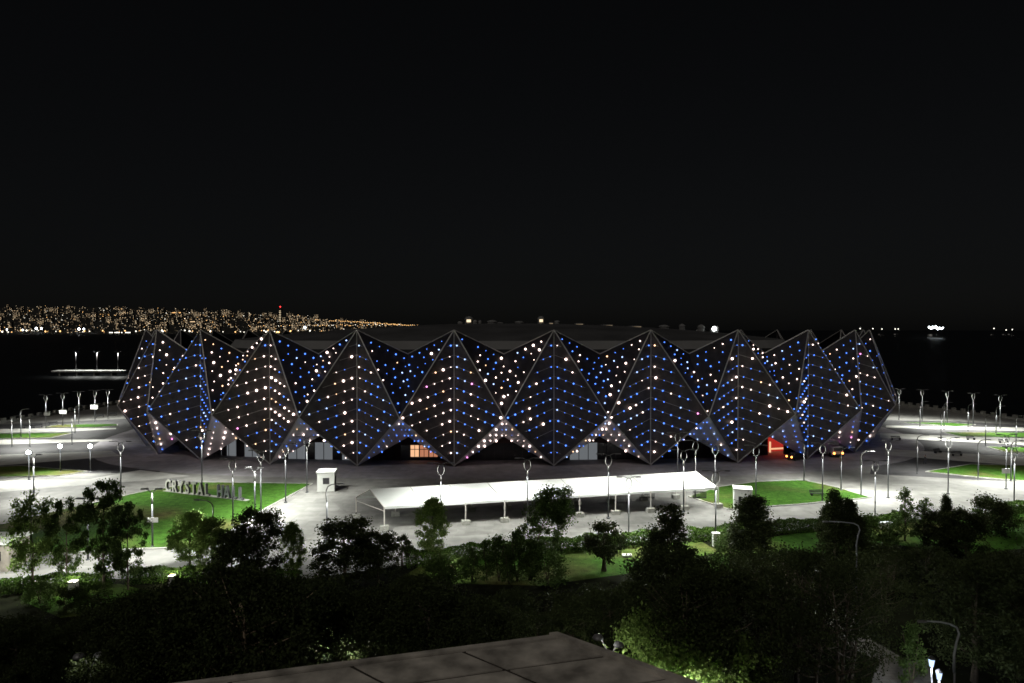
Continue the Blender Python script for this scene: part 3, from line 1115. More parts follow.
# ------------------------------------------------------------------ freestanding letters
p0, p1 = ground_at(166, 491.5), ground_at(246, 501)
dvec = (p1 - p0)
ang = math.atan2(dvec.y, dvec.x)
sign = thing('letter_sign', p0 + Vector((0, 0, .1)), 'freestanding three dimensional letters spelling a hall name on the left lawn', 'sign', rz=ang)
word = 'CRYSTAL HALL'
adv = dvec.length / 12.2
for i, chh in enumerate(word):
    if chh == ' ':
        continue
    cu = bpy.data.curves.new('letter', 'FONT')
    cu.body = chh
    cu.size = 2.75
    cu.extrude = .22
    cu.align_x = 'CENTER'
    cu.offset = .045
    tmp = bpy.data.objects.new('letter_shape', cu)
    col.objects.link(tmp)
    dg = bpy.context.evaluated_depsgraph_get()
    me = bpy.data.meshes.new_from_object(tmp.evaluated_get(dg))
    bpy.data.objects.remove(tmp)
    me.materials.clear()
    grey = i >= 8
    me.materials.append(M['lettergrey' if grey else 'letter'])
    me.materials.append(M['dark'])
    for pl_ in me.polygons:
        pl_.material_index = 0 if abs(pl_.normal.z) > .9 else 1
    o = bpy.data.objects.new('letter', me)
    col.objects.link(o)
    o.parent = sign
    o.rotation_euler = (PI / 2, 0, 0)
    o.scale = (.64, 1, 1)
    o.location = ((i + .5) * adv, 0, .02)
b = MB()
b.box((dvec.length * .5, .1, -.02), (dvec.length * 1.04, .9, .1), M['concrete'])
part(b, 'plinth', sign, False)

# ------------------------------------------------------------------ promenade parapets and pier
def parapet(line, lab, z=0.0):
    r = thing('parapet', (*line[0], 0), lab, 'parapet')
    o0 = Vector((*line[0], 0))
    wb = MB()
    posts = []
    carry = 0.0
    for (x0, y0), (x1, y1) in zip(line[:-1], line[1:]):
        d = Vector((x1 - x0, y1 - y0, 0))
        L = d.length
        an = math.atan2(d.y, d.x)
        c = Vector((x0 + x1, y0 + y1, 0)) / 2
        wb.box((c.x, c.y, .35), (L, .35, .7), M['concrete'], an)
        s = carry
        while s < L:
            q = Vector((x0, y0, 0)) + d * (s / L)
            posts.append((q, an))
            s += 3.2
        carry = s - L
    wb.build('wall', r, o0)
    for q, an in posts:
        b = MB()
        b.box((q.x, q.y, .65), (1.0, .8, 1.3), M['concrete'], an)
        b.box((q.x, q.y, 1.34), (1.15, .95, .1), M['concrete'], an)
        b.build('post', r, o0)


ins = lambda pts, k: [(x + k, y) for x, y in pts]
parapet(ins(shore_left[3:7], 1.0), 'pale sea parapet with square posts along the left promenade')
parapet(ins(shore_right[0:4], -1.0), 'pale sea parapet with square posts along the right promenade')
pa, pb_ = ground_at(53, 371, 0), ground_at(127, 370.5, 0)
pier = thing('pier', (pa.x, pa.y, -3), 'narrow lit pier out on the dark water left of the arena', 'pier')
b = MB()
d = pb_ - pa
b.box(((pa.x + pb_.x) / 2, pa.y + 2, -.1), (d.length, 7, .9), M['white'])
b.build('deck', pier, Vector((pa.x, pa.y, -3)))
for f in (.1, .35, .6, .85):
    b = MB()
    b.box((pa.x + d.x * f, pa.y + 2, -2.0), (1.0, 5, 3), M['concrete'])
    b.build('pile', pier, Vector((pa.x, pa.y, -3)))
for px, lab in ((76, 'tall lamp on the far pier, nearest its open end'), (97, 'tall lamp in the middle of the far pier'), (118, 'tall lamp on the far pier, nearest the arena')):
    p = depth_at(px, 370, pa.y + 2)
    r = thing('pier_lamp', (p.x, p.y, .36), lab, 'lamp', 'lamps on the far pier')
    b = MB(); b.tube([(0, 0, 0), (0, 0, 11.5)], [.2, .14], M['dark'], 6); part(b, 'post', r)
    for s in (-1, 1):
        b = MB(); b.tube([(0, 0, 11.3), (s * 1.2, 0, 11.8)], .1, M['head'], 6); a = part(b, 'arm', r)
        part(head_mb((s * 1.6, 0, 11.8), 0, None, 1.5), 'lamp_head', a, False)
    lamp_light(r, (0, 0, 10.9), 26000)

# ------------------------------------------------------------------ vehicles
p = ground_at(833, 456)
r = thing('truck', p, 'grey box truck with two amber lamps parked at the arena foot', 'truck', rz=.1)
b = MB(); b.box((0, 2.4, 1.75), (2.5, 5.0, 2.7), M['truckbody']); part(b, 'cargo_box', r, False)
b = MB(); b.box((0, -1.0, 1.3), (2.3, 1.7, 1.7), M['truckbody'], 0, .9); cb = part(b, 'cab', r, False)
b = MB(); b.box((0, -1.83, 1.65), (1.9, .06, .7), M['glass']); part(b, 'windscreen', cb, False)
b = MB(); b.box((0, -1.95, .55), (2.3, .2, .35), M['dark']); part(b, 'bumper', r, False)
for s in (-1, 1):
    b = MB(); b.ball((s * .9, -1.95, .9), .2, M['amber'], 4, 8); part(b, 'headlight', r)
    for y in (-.9, 3.6):
        b = MB(); b.tube([(s * .95, y, .48), (s * 1.2, y, .48)], .48, M['tyre'], 14); part(b, 'wheel', r)
p = ground_at(796, 459.5)
r = thing('parked_car', p, 'small dark car with a glowing orange lamp outside the red entrance', 'car', rz=.5)
b = MB()
b.box((0, 0, .62), (4.1, 1.7, .6), M['dark'], 0, .95)
part(b, 'body', r, False)
b = MB(); b.box((-.15, 0, 1.15), (2.3, 1.5, .5), M['glass'], 0, .78); part(b, 'cabin', r, False)
for s in (-1, 1):
    b = MB(); b.ball((-2.03, s * .6, .75), .18, M['amber'], 4, 8); part(b, 'headlight', r)
    for x in (-1.3, 1.3):
        b = MB(); b.tube([(x, s * .7, .32), (x, s * .88, .32)], .32, M['tyre'], 14); part(b, 'wheel', r)

# ------------------------------------------------------------------ person
def person(px, py, lab, rz):
    p = ground_at(px, py)
    r = thing('person', p, lab, 'person', rz=rz)
    J = [(0, 0, .95), (0, 0, 1.2), (0, -.02, 1.42), (0, -.03, 1.52), (0, -.05, 1.62), (0, -.06, 1.74),
         (.2, 0, 1.4), (.28, -.02, 1.13), (.26, -.16, .9), (.27, -.2, .8), (-.2, 0, 1.4), (-.28, .02, 1.13), (-.27, -.06, .88), (-.27, -.08, .78),
         (.1, 0, .88), (.12, -.12, .5), (.12, -.04, .08), (.13, -.2, .04), (-.1, 0, .88), (-.12, .08, .5), (-.12, .22, .1), (-.13, .1, .04)]
    Eg = [(0, 1), (1, 2), (2, 3), (3, 4), (4, 5), (2, 6), (6, 7), (7, 8), (8, 9), (2, 10), (10, 11), (11, 12), (12, 13),
          (0, 14), (14, 15), (15, 16), (16, 17), (0, 18), (18, 19), (19, 20), (20, 21)]
    rad = [.15, .14, .15, .06, .09, .09, .075, .055, .042, .035, .075, .055, .042, .035, .1, .07, .05, .045, .1, .07, .05, .045]
    me = bpy.data.meshes.new('body')
    me.from_pydata(J, Eg, [])
    o = bpy.data.objects.new('body', me)
    col.objects.link(o)
    sk = o.modifiers.new('skin', 'SKIN')
    for i, q in enumerate(rad):
        me.skin_vertices[0].data[i].radius = (q, q * .85)
    me.skin_vertices[0].data[0].use_root = True
    ss = o.modifiers.new('smooth', 'SUBSURF')
    ss.levels = ss.render_levels = 1
    dg = bpy.context.evaluated_depsgraph_get()
    m2 = bpy.data.meshes.new_from_object(o.evaluated_get(dg))
    bpy.data.objects.remove(o)
    m2.name = 'body'
    m2.materials.clear()
    m2.materials.append(M['cloth'])
    m2.materials.append(M['skin'])
    for f in m2.polygons:
        z = f.center.z
        f.material_index = 1 if (z > 1.5 or (abs(f.center.x) > .2 and z < .86)) else 0
        f.use_smooth = True
    ob = bpy.data.objects.new('body', m2)
    col.objects.link(ob)
    ob.parent = r
    b = MB()
    b.lathe((0, -.035, 1.68), [(.105, 0), (.11, .06), (.09, .12), (.03, .15)], M['cloth'], 10)
    part(b, 'hair', r)


person(925, 464, 'person in dark clothes walking on the pavement right of the arena', .6)

# ------------------------------------------------------------------ benches
def bench(px, py, lab, rz, n=[0]):
    p = ground_at(px, py)
    r = thing('bench', p, lab, 'bench', 'dark benches on the plaza', rz)
    b = MB()
    for i in range(3):
        b.box((0, -.2 + .2 * i, .46), (2.2, .16, .06), M['dark'])
    part(b, 'seat', r, False)
    b = MB()
    for i in range(2):
        b.box((0, .3 + .05 * i, .65 + .2 * i), (2.2, .05, .15), M['dark'])
    part(b, 'backrest', r, False)
    for s in (-1, 1):
        b = MB(); b.box((s * .9, .02, .22), (.1, .55, .42), M['dark']); part(b, 'leg', r, False)


bench(938, 453, 'dark bench on the pavement just above the walking person', .5)
bench(957, 456, 'dark bench on the pavement right of the walking person', .1)
bench(896, 440, 'dark bench on the road beside the right arena corner', 0)
bench(971, 440, 'dark bench on the second far right road', .2)
bench(1004, 443, 'dark bench on the second far right road near the photo edge', 0)
bench(817, 496, 'dark bench on the right lawn near its lower edge', .1)
bench(100, 417.5, 'dark bench on the left promenade by the arena corner', .6)
bench(113, 415.5, 'dark bench on the left promenade, hard against the arena corner', .6)
bench(28, 428.5, 'dark bench on the left promenade nearest the photo edge', .2)
bench(38, 427.8, 'dark bench at the pointed end of the narrow left lawn', .9)
bench(53, 425, 'dark bench on the back edge of the narrow left lawn', .7)

# ------------------------------------------------------------------ trees
def leaf(mb, c, s, rnd, m, k):
    a = Vector((rnd.gauss(0, 1), rnd.gauss(0, 1), rnd.gauss(0, 1))).normalized()
    t = a.orthogonal().normalized()
    t = (Matrix.Rotation(rnd.uniform(0, 6.28), 3, a) @ t)
    b = a.cross(t)
    w = s * rnd.uniform(.45, .75)
    l = s * rnd.uniform(.7, 1.25)
    n = len(mb.v)
    mb.v += [tuple(c - t * l * .5), tuple(c + b * w * .5 + a * w * .12), tuple(c + t * l * .5), tuple(c - b * w * .5 + a * w * .12)]
    mb.f.append((n, n + 1, n + 2, n + 3))
    mb.mi.append(k)


def tree_proto(name, seed, H, shape, leafm, barkm=None, nleaf=5200, ls=.3, base=.25, nclump=42, spread=.42, limbs=7, trunk_r=.16, lean=0.0, multi=1, conic=False):
    """H tall; shape(f) gives the crown radius (m) at height share f; base is where the crown starts"""
    rnd = random.Random(seed)
    nleaf, ls = int(nleaf * 1.5), ls * .8
    r = thing(name, (0, 0, 0), None, None)
    barkm = barkm or M['bark']
    b = MB()
    tips = []
    cz = lambda f: H * (base + (1 - base) * f)
    cx = lambda z: lean * (z / H) ** 1.5
    for t_ in range(multi):
        a0 = rnd.uniform(0, 6.28)
        sp = 0 if multi == 1 else rnd.uniform(.06, .14) * H
        pts, rs = [], []
        for i in range(7):
            f = i / 6
            z = H * .88 * f
            pts.append(Vector((cx(z) + sp * f * math.cos(a0) + rnd.uniform(-.03, .03) * H * f * .6, sp * f * math.sin(a0) + rnd.uniform(-.03, .03) * H * f * .6, z - .05)))
            rs.append(trunk_r * (1 - .85 * f) + .012)
        rs[0] *= 1.35
        b.tube(pts, rs, barkm, 8)
        for q in range(limbs):
            f = base * .8 + (0.9 - base * .8) * (q + rnd.random()) / limbs
            z = H * .88 * f
            i = min(int(f * 6), 5)
            p = pts[i].lerp(pts[i + 1], f * 6 - i)
            an = rnd.uniform(0, 6.28)
            fr = max(0, min(1, ((z / H) - base) / (1 - base)))
            L = max(.4, shape(min(1, fr + .12)) * rnd.uniform(.6, .9))
            e = p + Vector((math.cos(an) * L, math.sin(an) * L, L * rnd.uniform(.35, .8)))
            m_ = p.lerp(e, .5) + Vector((0, 0, -.08 * L))
            b.tube([p, m_, e], [trunk_r * .45 * (1 - f * .6), trunk_r * .28 * (1 - f * .5), .012], barkm, 5)
            tips.append(e)
    part(b, 'trunk', r)
    c = MB()
    k = c._m(leafm)
    cl = []
    for i in range(nclump):
        f = 1 - (1 - rnd.random()) ** .55 if conic else rnd.random() ** .85
        rr = shape(f)
        an = rnd.uniform(0, 6.28)
        q = rr * math.sqrt(rnd.uniform(.12, 1.0)) * rnd.uniform(.75, 1.08)
        z = cz(f)
        cl.append((Vector((cx(z) + math.cos(an) * q, math.sin(an) * q, z)), rnd.uniform(.6, 1.25) * spread))
    cl += [(t_, spread * .8) for t_ in tips if t_.z > H * base]
    for i in range(nleaf):
        p, s = cl[rnd.randrange(len(cl))]
        v = Vector((rnd.gauss(0, 1), rnd.gauss(0, 1), rnd.gauss(0, .8))) * s * .6
        leaf(c, p + v, ls, rnd, leafm, k)
    part(c, 'crown', r, False)
    children(r)
    return r


ell = lambda w, top=.25: (lambda f: w * max(.08, math.sqrt(max(0, 1 - ((f - .48) / .54) ** 2))))
cone = lambda w: (lambda f: w * max(.05, (1 - f) ** .8) * (0.75 + .25 * min(1, f * 8)))
col_ = lambda w: (lambda f: w * max(.1, min(1, .55 + 2 * f) * (1 - f ** 4) ** .7))
TP = {
    'birch': tree_proto('young_tree', 1, 7.5, ell(1.9), M['leaf_pale'], nleaf=4200, ls=.26, base=.2, nclump=46, spread=.5, trunk_r=.09),
    'broad': tree_proto('broadleaf_tree', 2, 9.5, ell(3.3), M['leaf_mid'], nleaf=8200, ls=.3, base=.18, nclump=50, spread=.5, trunk_r=.14, limbs=10),
    'dark': tree_proto('broadleaf_tree', 3, 7.0, ell(2.8), M['leaf_dark'], nleaf=6800, ls=.3, base=.14, nclump=58, spread=.66, trunk_r=.15, limbs=9),
    'willow': tree_proto('feathery_tree', 4, 7.0, ell(1.9), M['leaf_pale'], nleaf=8000, ls=.25, base=.16, nclump=76, spread=.4, trunk_r=.1, limbs=12),
    'lean': tree_proto('leaning_tree', 5, 9.0, (lambda f: 1.5 + 1.4 * max(0, math.sin(PI * min(1, f * 1.02))) * (f > .35) - .5 * (f < .3)), M['leaf_mid'], nleaf=10500, ls=.26, base=.12, nclump=90, spread=.55, lean=2.6, trunk_r=.13, limbs=10),
    'round': tree_proto('round_tree', 6, 4.4, ell(2.1), M['leaf_dark'], nleaf=4200, ls=.25, base=.3, nclump=40, spread=.5, trunk_r=.2),
    'conifer': tree_proto('conifer', 7, 11.5, cone(4.6), M['leaf_dark'], nleaf=13000, ls=.3, base=.05, nclump=240, spread=.55, conic=True, trunk_r=.2, limbs=16),
    'cypress': tree_proto('cypress', 8, 8.0, col_(1.25), M['leaf_dark'], nleaf=8500, ls=.22, base=.03, nclump=120, spread=.4, trunk_r=.14, limbs=8),
    'slender': tree_proto('slender_tree', 9, 7.0, cone(2.3), M['leaf_mid'], nleaf=3000, ls=.24, base=.14, nclump=60, spread=.36, conic=True, trunk_r=.09, limbs=12),
    'cedar': tree_proto('small_cedar', 10, 3.4, (lambda f: 2.2 * (1 - f) ** .9 + .1), M['leaf_dark'], nleaf=2400, ls=.2, base=.25, nclump=26, spread=.26, trunk_r=.11, limbs=9),
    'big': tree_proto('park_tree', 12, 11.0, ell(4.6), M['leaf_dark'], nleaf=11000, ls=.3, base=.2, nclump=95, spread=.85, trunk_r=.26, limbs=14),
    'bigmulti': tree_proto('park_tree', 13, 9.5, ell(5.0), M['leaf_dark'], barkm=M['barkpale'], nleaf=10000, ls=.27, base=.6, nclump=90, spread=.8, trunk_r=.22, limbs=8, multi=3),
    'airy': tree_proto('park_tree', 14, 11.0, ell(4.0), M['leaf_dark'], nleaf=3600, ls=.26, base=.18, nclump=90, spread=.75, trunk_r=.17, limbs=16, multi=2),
    'shrub': tree_proto('shrub', 15, 2.4, ell(1.7), M['leaf_mid'], nleaf=2600, ls=.2, base=.05, nclump=26, spread=.45, trunk_r=.05, limbs=6, multi=2),
    'shrubpale': tree_proto('shrub', 16, 4.2, ell(2.6), M['leaf_pale'], nleaf=6000, ls=.24, base=.05, nclump=50, spread=.55, trunk_r=.07, limbs=7, multi=2),
    'shrubdark': tree_proto('shrub', 17, 3.0, ell(2.2), M['leaf_dark'], nleaf=3400, ls=.22, base=.04, nclump=34, spread=.5, trunk_r=.06, limbs=6, multi=2),
    'upright': tree_proto('upright_shrub', 18, 3.6, col_(.75), M['leaf_mid'], nleaf=1300, ls=.2, base=.05, nclump=26, spread=.3, trunk_r=.04, limbs=6, multi=2),
}
TH = {k: v for k, v in (('birch', 7.5), ('broad', 9.5), ('dark', 7.0), ('willow', 7.0), ('lean', 9.0), ('round', 4.4), ('conifer', 11.5), ('cypress', 8.0), ('slender', 7.0), ('cedar', 3.4),
                        ('big', 11), ('bigmulti', 9.5), ('airy', 11), ('shrub', 2.4), ('shrubpale', 4.2), ('shrubdark', 3.0), ('upright', 3.6))}
used = set()
rt = random.Random(3)


def plant(kind, loc, h, label, cat='tree', group=None, wide=1.0, rz=None):
    o = TP[kind] if kind not in used else copy_tree(TP[kind])
    used.add(kind)
    s = h / TH[kind]
    o.location = (loc[0], loc[1], 0.0)
    o.scale = (s * wide, s * wide, s)
    o.rotation_euler = (0, 0, rt.uniform(0, 6.28) if rz is None else rz)
    tag(o, label, cat, group or 'trees of the foreground park')
    return o


def plant_px(kind, px, ybase, ytop, label, wide=1.0, cat='tree', rz=None, group=None):
    p = ground_at(px, ybase)
    h = (ybase - ytop) / (ybase - HOR) * CZ
    return plant(kind, p, h, label, cat, group, wide, rz)


plant_px('birch', 33, 592, 493, 'slim pale young tree with lit leaves, leftmost of the left cluster', .85)
plant_px('broad', 67, 586, 499, 'dark tree with a bare stem between the pale young tree and the big one', .62)
plant_px('broad', 104, 589, 482, 'tallest tree of the left cluster, with a wide ragged crown', .8)
plant_px('broad', 128, 590, 504, 'ragged tree just right of the tallest in the left cluster', .6)
plant_px('willow', 190, 568, 513, 'bright yellow green bushy tree in front of the left lawn', 1.35)
plant_px('willow', 212, 580, 520, 'mid green bushy tree leaning on the bright yellow green one', 1.2)
plant_px('dark', 258, 584, 511, 'dense dark round tree below the glowing twin lamp', .95)
plant_px('dark', 232, 584, 533, 'small dark tree left of the dense round one', .95)
plant_px('willow', 293, 581, 524, 'narrow lit green tree behind the dense dark round one', .75)
plant_px('dark', 345, 584, 522, 'wide dark tree with a loose drooping crown below the guard booth', 1.5)
plant_px('dark', 378, 584, 533, 'smaller dark tree right of the wide drooping one', 1.1)
plant_px('cedar', 402, 566, 535, 'small flat topped cedar in front of the tent corner', 1.0)
plant_px('willow', 433, 562, 500, 'feathery lit tree standing before the tent near its left end', 1.0)
plant_px('lean', 530, 580, 489, 'tall tree leaning right with a heavy top before the tent', 1.0, rz=0.0)
plant_px('round', 604, 571, 526, 'small round dark tree on the bright lawn by the hedge', 1.0)
plant_px('conifer', 668, 620, 494, 'broad dark conifer rising before the tent right half', 1.0)
plant_px('cypress', 752, 578, 496, 'pointed dark cypress in front of the white kiosk', 1.7)
for i, (px, yb, yt, lab) in enumerate(((834, 574, 491, 'cypress with the highest tip in the dark clump left of the dark lamp'), (849, 576, 499, 'cypress at the middle of the dark clump below the right lawn'),
                                       (827, 570, 506, 'short cypress at the left of the dark clump'), (859, 574, 516, 'lowest cypress at the right of the dark clump'))):
    plant_px('cypress', px, yb, yt, lab, .95)
plant_px('slender', 905, 541, 482, 'slender open tree with a pointed tip on the right road', .85)
plant_px('slender', 924, 545, 494, 'ragged small tree just right of the slender pointed one', 1.1)
plant_px('cypress', 946, 548, 495, 'narrow dark conifer tip in front of the tall right lamp', .8)
plant_px('shrubdark', 985, 534, 499, 'round dark bush by the right hedge', 1.0, 'bush')
plant_px('shrub', 998, 530, 503, 'lit green bush behind the round dark one at the right', 1.2, 'bush')
plant_px('dark', 940, 556, 513, 'dark spreading tree below the ragged right pair', 1.3)
plant_px('dark', 966, 560, 512, 'dark spreading tree left of the round right bush', 1.1)
for px, yb, yt, lab in ((487, 580, 541, 'upright shrub before the tent, leftmost of its row'), (499, 581, 537, 'upright shrub before the tent, second of its row'),
                        (517, 581, 533, 'tallest upright shrub left of the leaning tree'), (472, 582, 549, 'low upright shrub at the start of the row before the tent'), (509, 584, 549, 'short upright shrub half hidden in the row left of the leaning tree')):
    plant_px('upright', px, yb, yt, lab, 1.15, 'shrub')
for px, yb, yt, lab in ((450, 584, 557, 'lit green shrub on the lawn behind the feathery tree'), (548, 584, 556, 'lit green shrub at the foot of the leaning tree'), (440, 590, 565, 'lit low shrub on the lawn below the hedge at centre left'),
                        (40, 604, 585, 'rounded lit shrub on the left lawn below the pale young tree'), (66, 612, 590, 'clipped dark shrub beside the white box bollard'), (92, 610, 588, 'rounded shrub right of the white box bollard'),
                        (866, 556, 522, 'leafy lit shrub below the cypress clump'), (730, 566, 540, 'lit shrub at the hedge left of the pointed cypress')):
    plant_px('shrub' if 'dark' not in lab else 'shrubdark', px, yb, yt, lab, 1.2, 'shrub')

# the dark park in front: every tree of it is one thing
PTOP = [(-200, 618), (60, 616), (125, 600), (150, 582), (210, 574), (420, 576), (450, 592), (640, 594), (660, 575), (700, 556), (760, 548), (820, 553), (900, 550), (940, 545), (1000, 556), (1200, 566)]


def park_top(q):
    for (x0, y0), (x1, y1) in zip(PTOP[:-1], PTOP[1:]):
        if x0 <= q <= x1:
            return y0 + (y1 - y0) * (q - x0) / (x1 - x0)
    return 600.0


park_lab = 'dark tree in the unlit mass of the foreground park'
pk = 0
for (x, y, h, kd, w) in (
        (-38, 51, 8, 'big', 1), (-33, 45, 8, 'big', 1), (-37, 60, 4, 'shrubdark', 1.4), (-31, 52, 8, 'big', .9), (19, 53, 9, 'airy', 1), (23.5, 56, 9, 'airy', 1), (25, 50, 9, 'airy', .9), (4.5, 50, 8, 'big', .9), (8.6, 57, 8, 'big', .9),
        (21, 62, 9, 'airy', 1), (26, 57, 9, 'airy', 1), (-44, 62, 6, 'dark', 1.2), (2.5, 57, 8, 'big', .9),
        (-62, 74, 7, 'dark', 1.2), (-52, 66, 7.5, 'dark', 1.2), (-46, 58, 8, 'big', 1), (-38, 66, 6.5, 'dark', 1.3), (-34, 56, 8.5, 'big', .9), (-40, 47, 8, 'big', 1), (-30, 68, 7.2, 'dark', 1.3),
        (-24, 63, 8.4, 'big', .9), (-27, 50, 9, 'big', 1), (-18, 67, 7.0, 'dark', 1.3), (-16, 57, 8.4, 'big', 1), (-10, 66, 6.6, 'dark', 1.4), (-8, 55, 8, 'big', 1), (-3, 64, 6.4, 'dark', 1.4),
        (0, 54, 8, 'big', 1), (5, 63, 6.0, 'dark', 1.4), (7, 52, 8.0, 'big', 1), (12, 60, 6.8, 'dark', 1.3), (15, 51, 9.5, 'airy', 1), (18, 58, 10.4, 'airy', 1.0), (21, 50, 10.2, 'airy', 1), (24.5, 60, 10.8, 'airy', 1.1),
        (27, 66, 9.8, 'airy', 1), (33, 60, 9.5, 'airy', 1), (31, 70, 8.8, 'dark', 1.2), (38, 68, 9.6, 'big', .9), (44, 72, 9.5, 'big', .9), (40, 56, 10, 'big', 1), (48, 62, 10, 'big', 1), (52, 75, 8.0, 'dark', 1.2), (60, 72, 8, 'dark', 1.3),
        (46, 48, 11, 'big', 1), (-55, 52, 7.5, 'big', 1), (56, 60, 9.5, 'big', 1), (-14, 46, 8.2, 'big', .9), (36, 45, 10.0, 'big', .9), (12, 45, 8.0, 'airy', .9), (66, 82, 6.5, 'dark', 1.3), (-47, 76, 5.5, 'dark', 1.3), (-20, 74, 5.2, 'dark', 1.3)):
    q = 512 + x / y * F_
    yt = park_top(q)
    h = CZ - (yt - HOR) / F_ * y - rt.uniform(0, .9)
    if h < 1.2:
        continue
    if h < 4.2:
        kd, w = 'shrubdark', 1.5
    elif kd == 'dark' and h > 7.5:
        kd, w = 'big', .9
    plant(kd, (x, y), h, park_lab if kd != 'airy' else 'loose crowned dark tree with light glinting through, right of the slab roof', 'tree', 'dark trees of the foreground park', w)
for i in range(25):
    q = -10 + i * 43 + rt.uniform(-12, 12)
    y = rt.uniform(43, 52)
    h = CZ - (park_top(q) + rt.uniform(4, 26) - HOR) / F_ * y
    if 600 < q < 690:
        y = 51.5
    if 870 < q < 945 or 205 < q < 300:
        continue
    kd = 'airy' if 760 < q < 900 else 'big'
    plant(kd, ((q - 512) / F_ * y, y), h, park_lab if kd != 'airy' else 'loose crowned dark tree with light glinting through, right of the slab roof', 'tree', 'dark trees of the foreground park', 1.05 if kd == 'big' else .9)
plant('bigmulti', (-15.6, 41), 10.6, 'spreading tree with pale forked stems at the edge of the slab roof', 'tree', None, 1.0, 1.1)
for x, y, h, kd, lab in ((9.9, 45.2, 6.3, 'shrubpale', 'tall pale bush brightly lit beside the right edge of the slab roof'), (12.4, 44.6, 6.0, 'shrubpale', 'pale lit bush right of the brightest one by the slab roof'),
                         (14.6, 45.5, 5.2, 'shrubpale', 'outermost pale bush of the lit clump right of the slab roof'),
                         (-13.6, 49, 3.6, 'shrubpale', 'lit yellow green bush left of the twin globe lamp'), (-16.4, 49.5, 3.4, 'shrubpale', 'lit bush behind the pale forked stems'),
                         (-2.8, 41.5, 4.2, 'upright', 'thin tall shrub showing over the slab roof edge'), (-1.2, 42.5, 4.8, 'upright', 'taller thin shrub showing over the slab roof edge'), (-4.8, 42, 3.8, 'upright', 'short thin shrub at the slab roof edge'),
                         (29.2, 49.5, 4.4, 'upright', 'bright yellow green bush beside the lit lantern posts')):
    plant(kd, (x, y), h, lab, 'bush', 'bushes by the slab roof')

# hedges
def hedge(pts, h, w, lab, seed):
    rnd = random.Random(seed)
    P = poly_px(pts)
    r = thing('hedge', P[0], lab, 'hedge', 'clipped hedges along the road')
    b, tr = MB(), MB()
    k = b._m(M['leaf_hedge'])
    for a, c in zip(P[:-1], P[1:]):
        d = c - a
        L = d.length
        n = Vector((-d.y, d.x, 0)).normalized()
        for i in range(int(L * 520)):
            f = rnd.random()
            q = rnd.uniform(-1, 1)
            z = rnd.random()
            if rnd.random() < .6:
                if rnd.random() < .5:
                    q = math.copysign(1, q)
                else:
                    z = 1
            wob = 1 + .12 * math.sin(f * L * .9 + seed) + .06 * math.sin(f * L * 2.7)
            p = a + d * f + n * (q * w / 2 + rnd.gauss(0, .05)) + Vector((0, 0, .06 + z * h * wob + rnd.gauss(0, .05)))
            leaf(b, p, .23, rnd, None, k)
        s = .5
        while s < L:
            p = a + d * (s / L)
            tr.tube([p, p + Vector((rnd.uniform(-.1, .1), 0, h * .8))], [.03, .012], M['bark'], 4)
            s += .9
    b.build('foliage', r, P[0])
    tr.build('stem', r, P[0])


hedge([(405, 567), (482, 557.5), (585, 549), (660, 543)], 1.35, 1.5, 'long clipped hedge in front of the tent', 1)
hedge([(690, 541), (745, 536), (822, 529)], 1.3, 1.5, 'clipped hedge between the conifer and the cypress clump', 2)
hedge([(868, 527), (905, 523)], 1.2, 1.4, 'short hedge right of the cypress clump', 3)
hedge([(995, 514), (1040, 510)], 1.2, 1.5, 'hedge at the right photo edge below the last lamp', 4)
hedge([(-5, 595), (22, 591), (112, 586)], 1.2, 1.5, 'hedge along the road behind the left tree stems', 5)
hedge([(128, 583), (180, 581), (300, 584)], 1.2, 1.5, 'hedge below the bright yellow green tree', 6)

# ------------------------------------------------------------------ slab roofed building below the camera
ZT = 12.0
tc_, ta, tb = ground_at(557.5, 635, ZT), ground_at(180, 683.5, ZT), ground_at(692, 683.5, ZT)
ea, eb = (ta - tc_), (tb - tc_)
la, lb = ea.length, eb.length
ea.normalize(); eb.normalize()
LA, LB = la * 1.7, lb * 2.6
bld = thing('low_building', (tc_.x, tc_.y, 0), 'low building whose flat roof of large stained slabs fills the bottom edge', 'building')
BO = Vector((tc_.x, tc_.y, 0))
q4 = [tc_, tc_ + ea * LA, tc_ + ea * LA + eb * LB, tc_ + eb * LB]
b = MB()
b.prism([(p.x, p.y) for p in q4], 0, ZT - .12, M['bwall'])
b.build('wall', bld, BO)
b = MB()
b.prism([(p.x, p.y) for p in q4], ZT - .117, ZT - .05, M['joint'])
b.build('roof_base', bld, BO)
SA, SB = 4.75, 2.95
rs = random.Random(9)
na, nb = int(LA / SA) + 1, int(LB / SB) + 1
for i in range(na):
    for j in range(nb):
        u0, u1 = i * SA + .1, min((i + 1) * SA - .1, LA)
        v0, v1 = j * SB + .08 + (.42 if j == 0 else 0), min((j + 1) * SB - .08, LB)
        if u1 - u0 < .2 or v1 - v0 < .2:
            continue
        z = [ZT + rs.uniform(-.02, .02) for _ in range(4)]
        cs = [tc_ + ea * u + eb * v for u, v in ((u0, v0), (u1, v0), (u1, v1), (u0, v1))]
        b = MB()
        vs = [(c.x, c.y, ZT - .06) for c in cs] + [(c.x, c.y, zz) for c, zz in zip(cs, z)]
        b.mesh(vs, [(4, 5, 6, 7), (0, 1, 5, 4), (1, 2, 6, 5), (2, 3, 7, 6), (3, 0, 4, 7)], M['slab'])
        b.build('roof_slab', bld, BO)
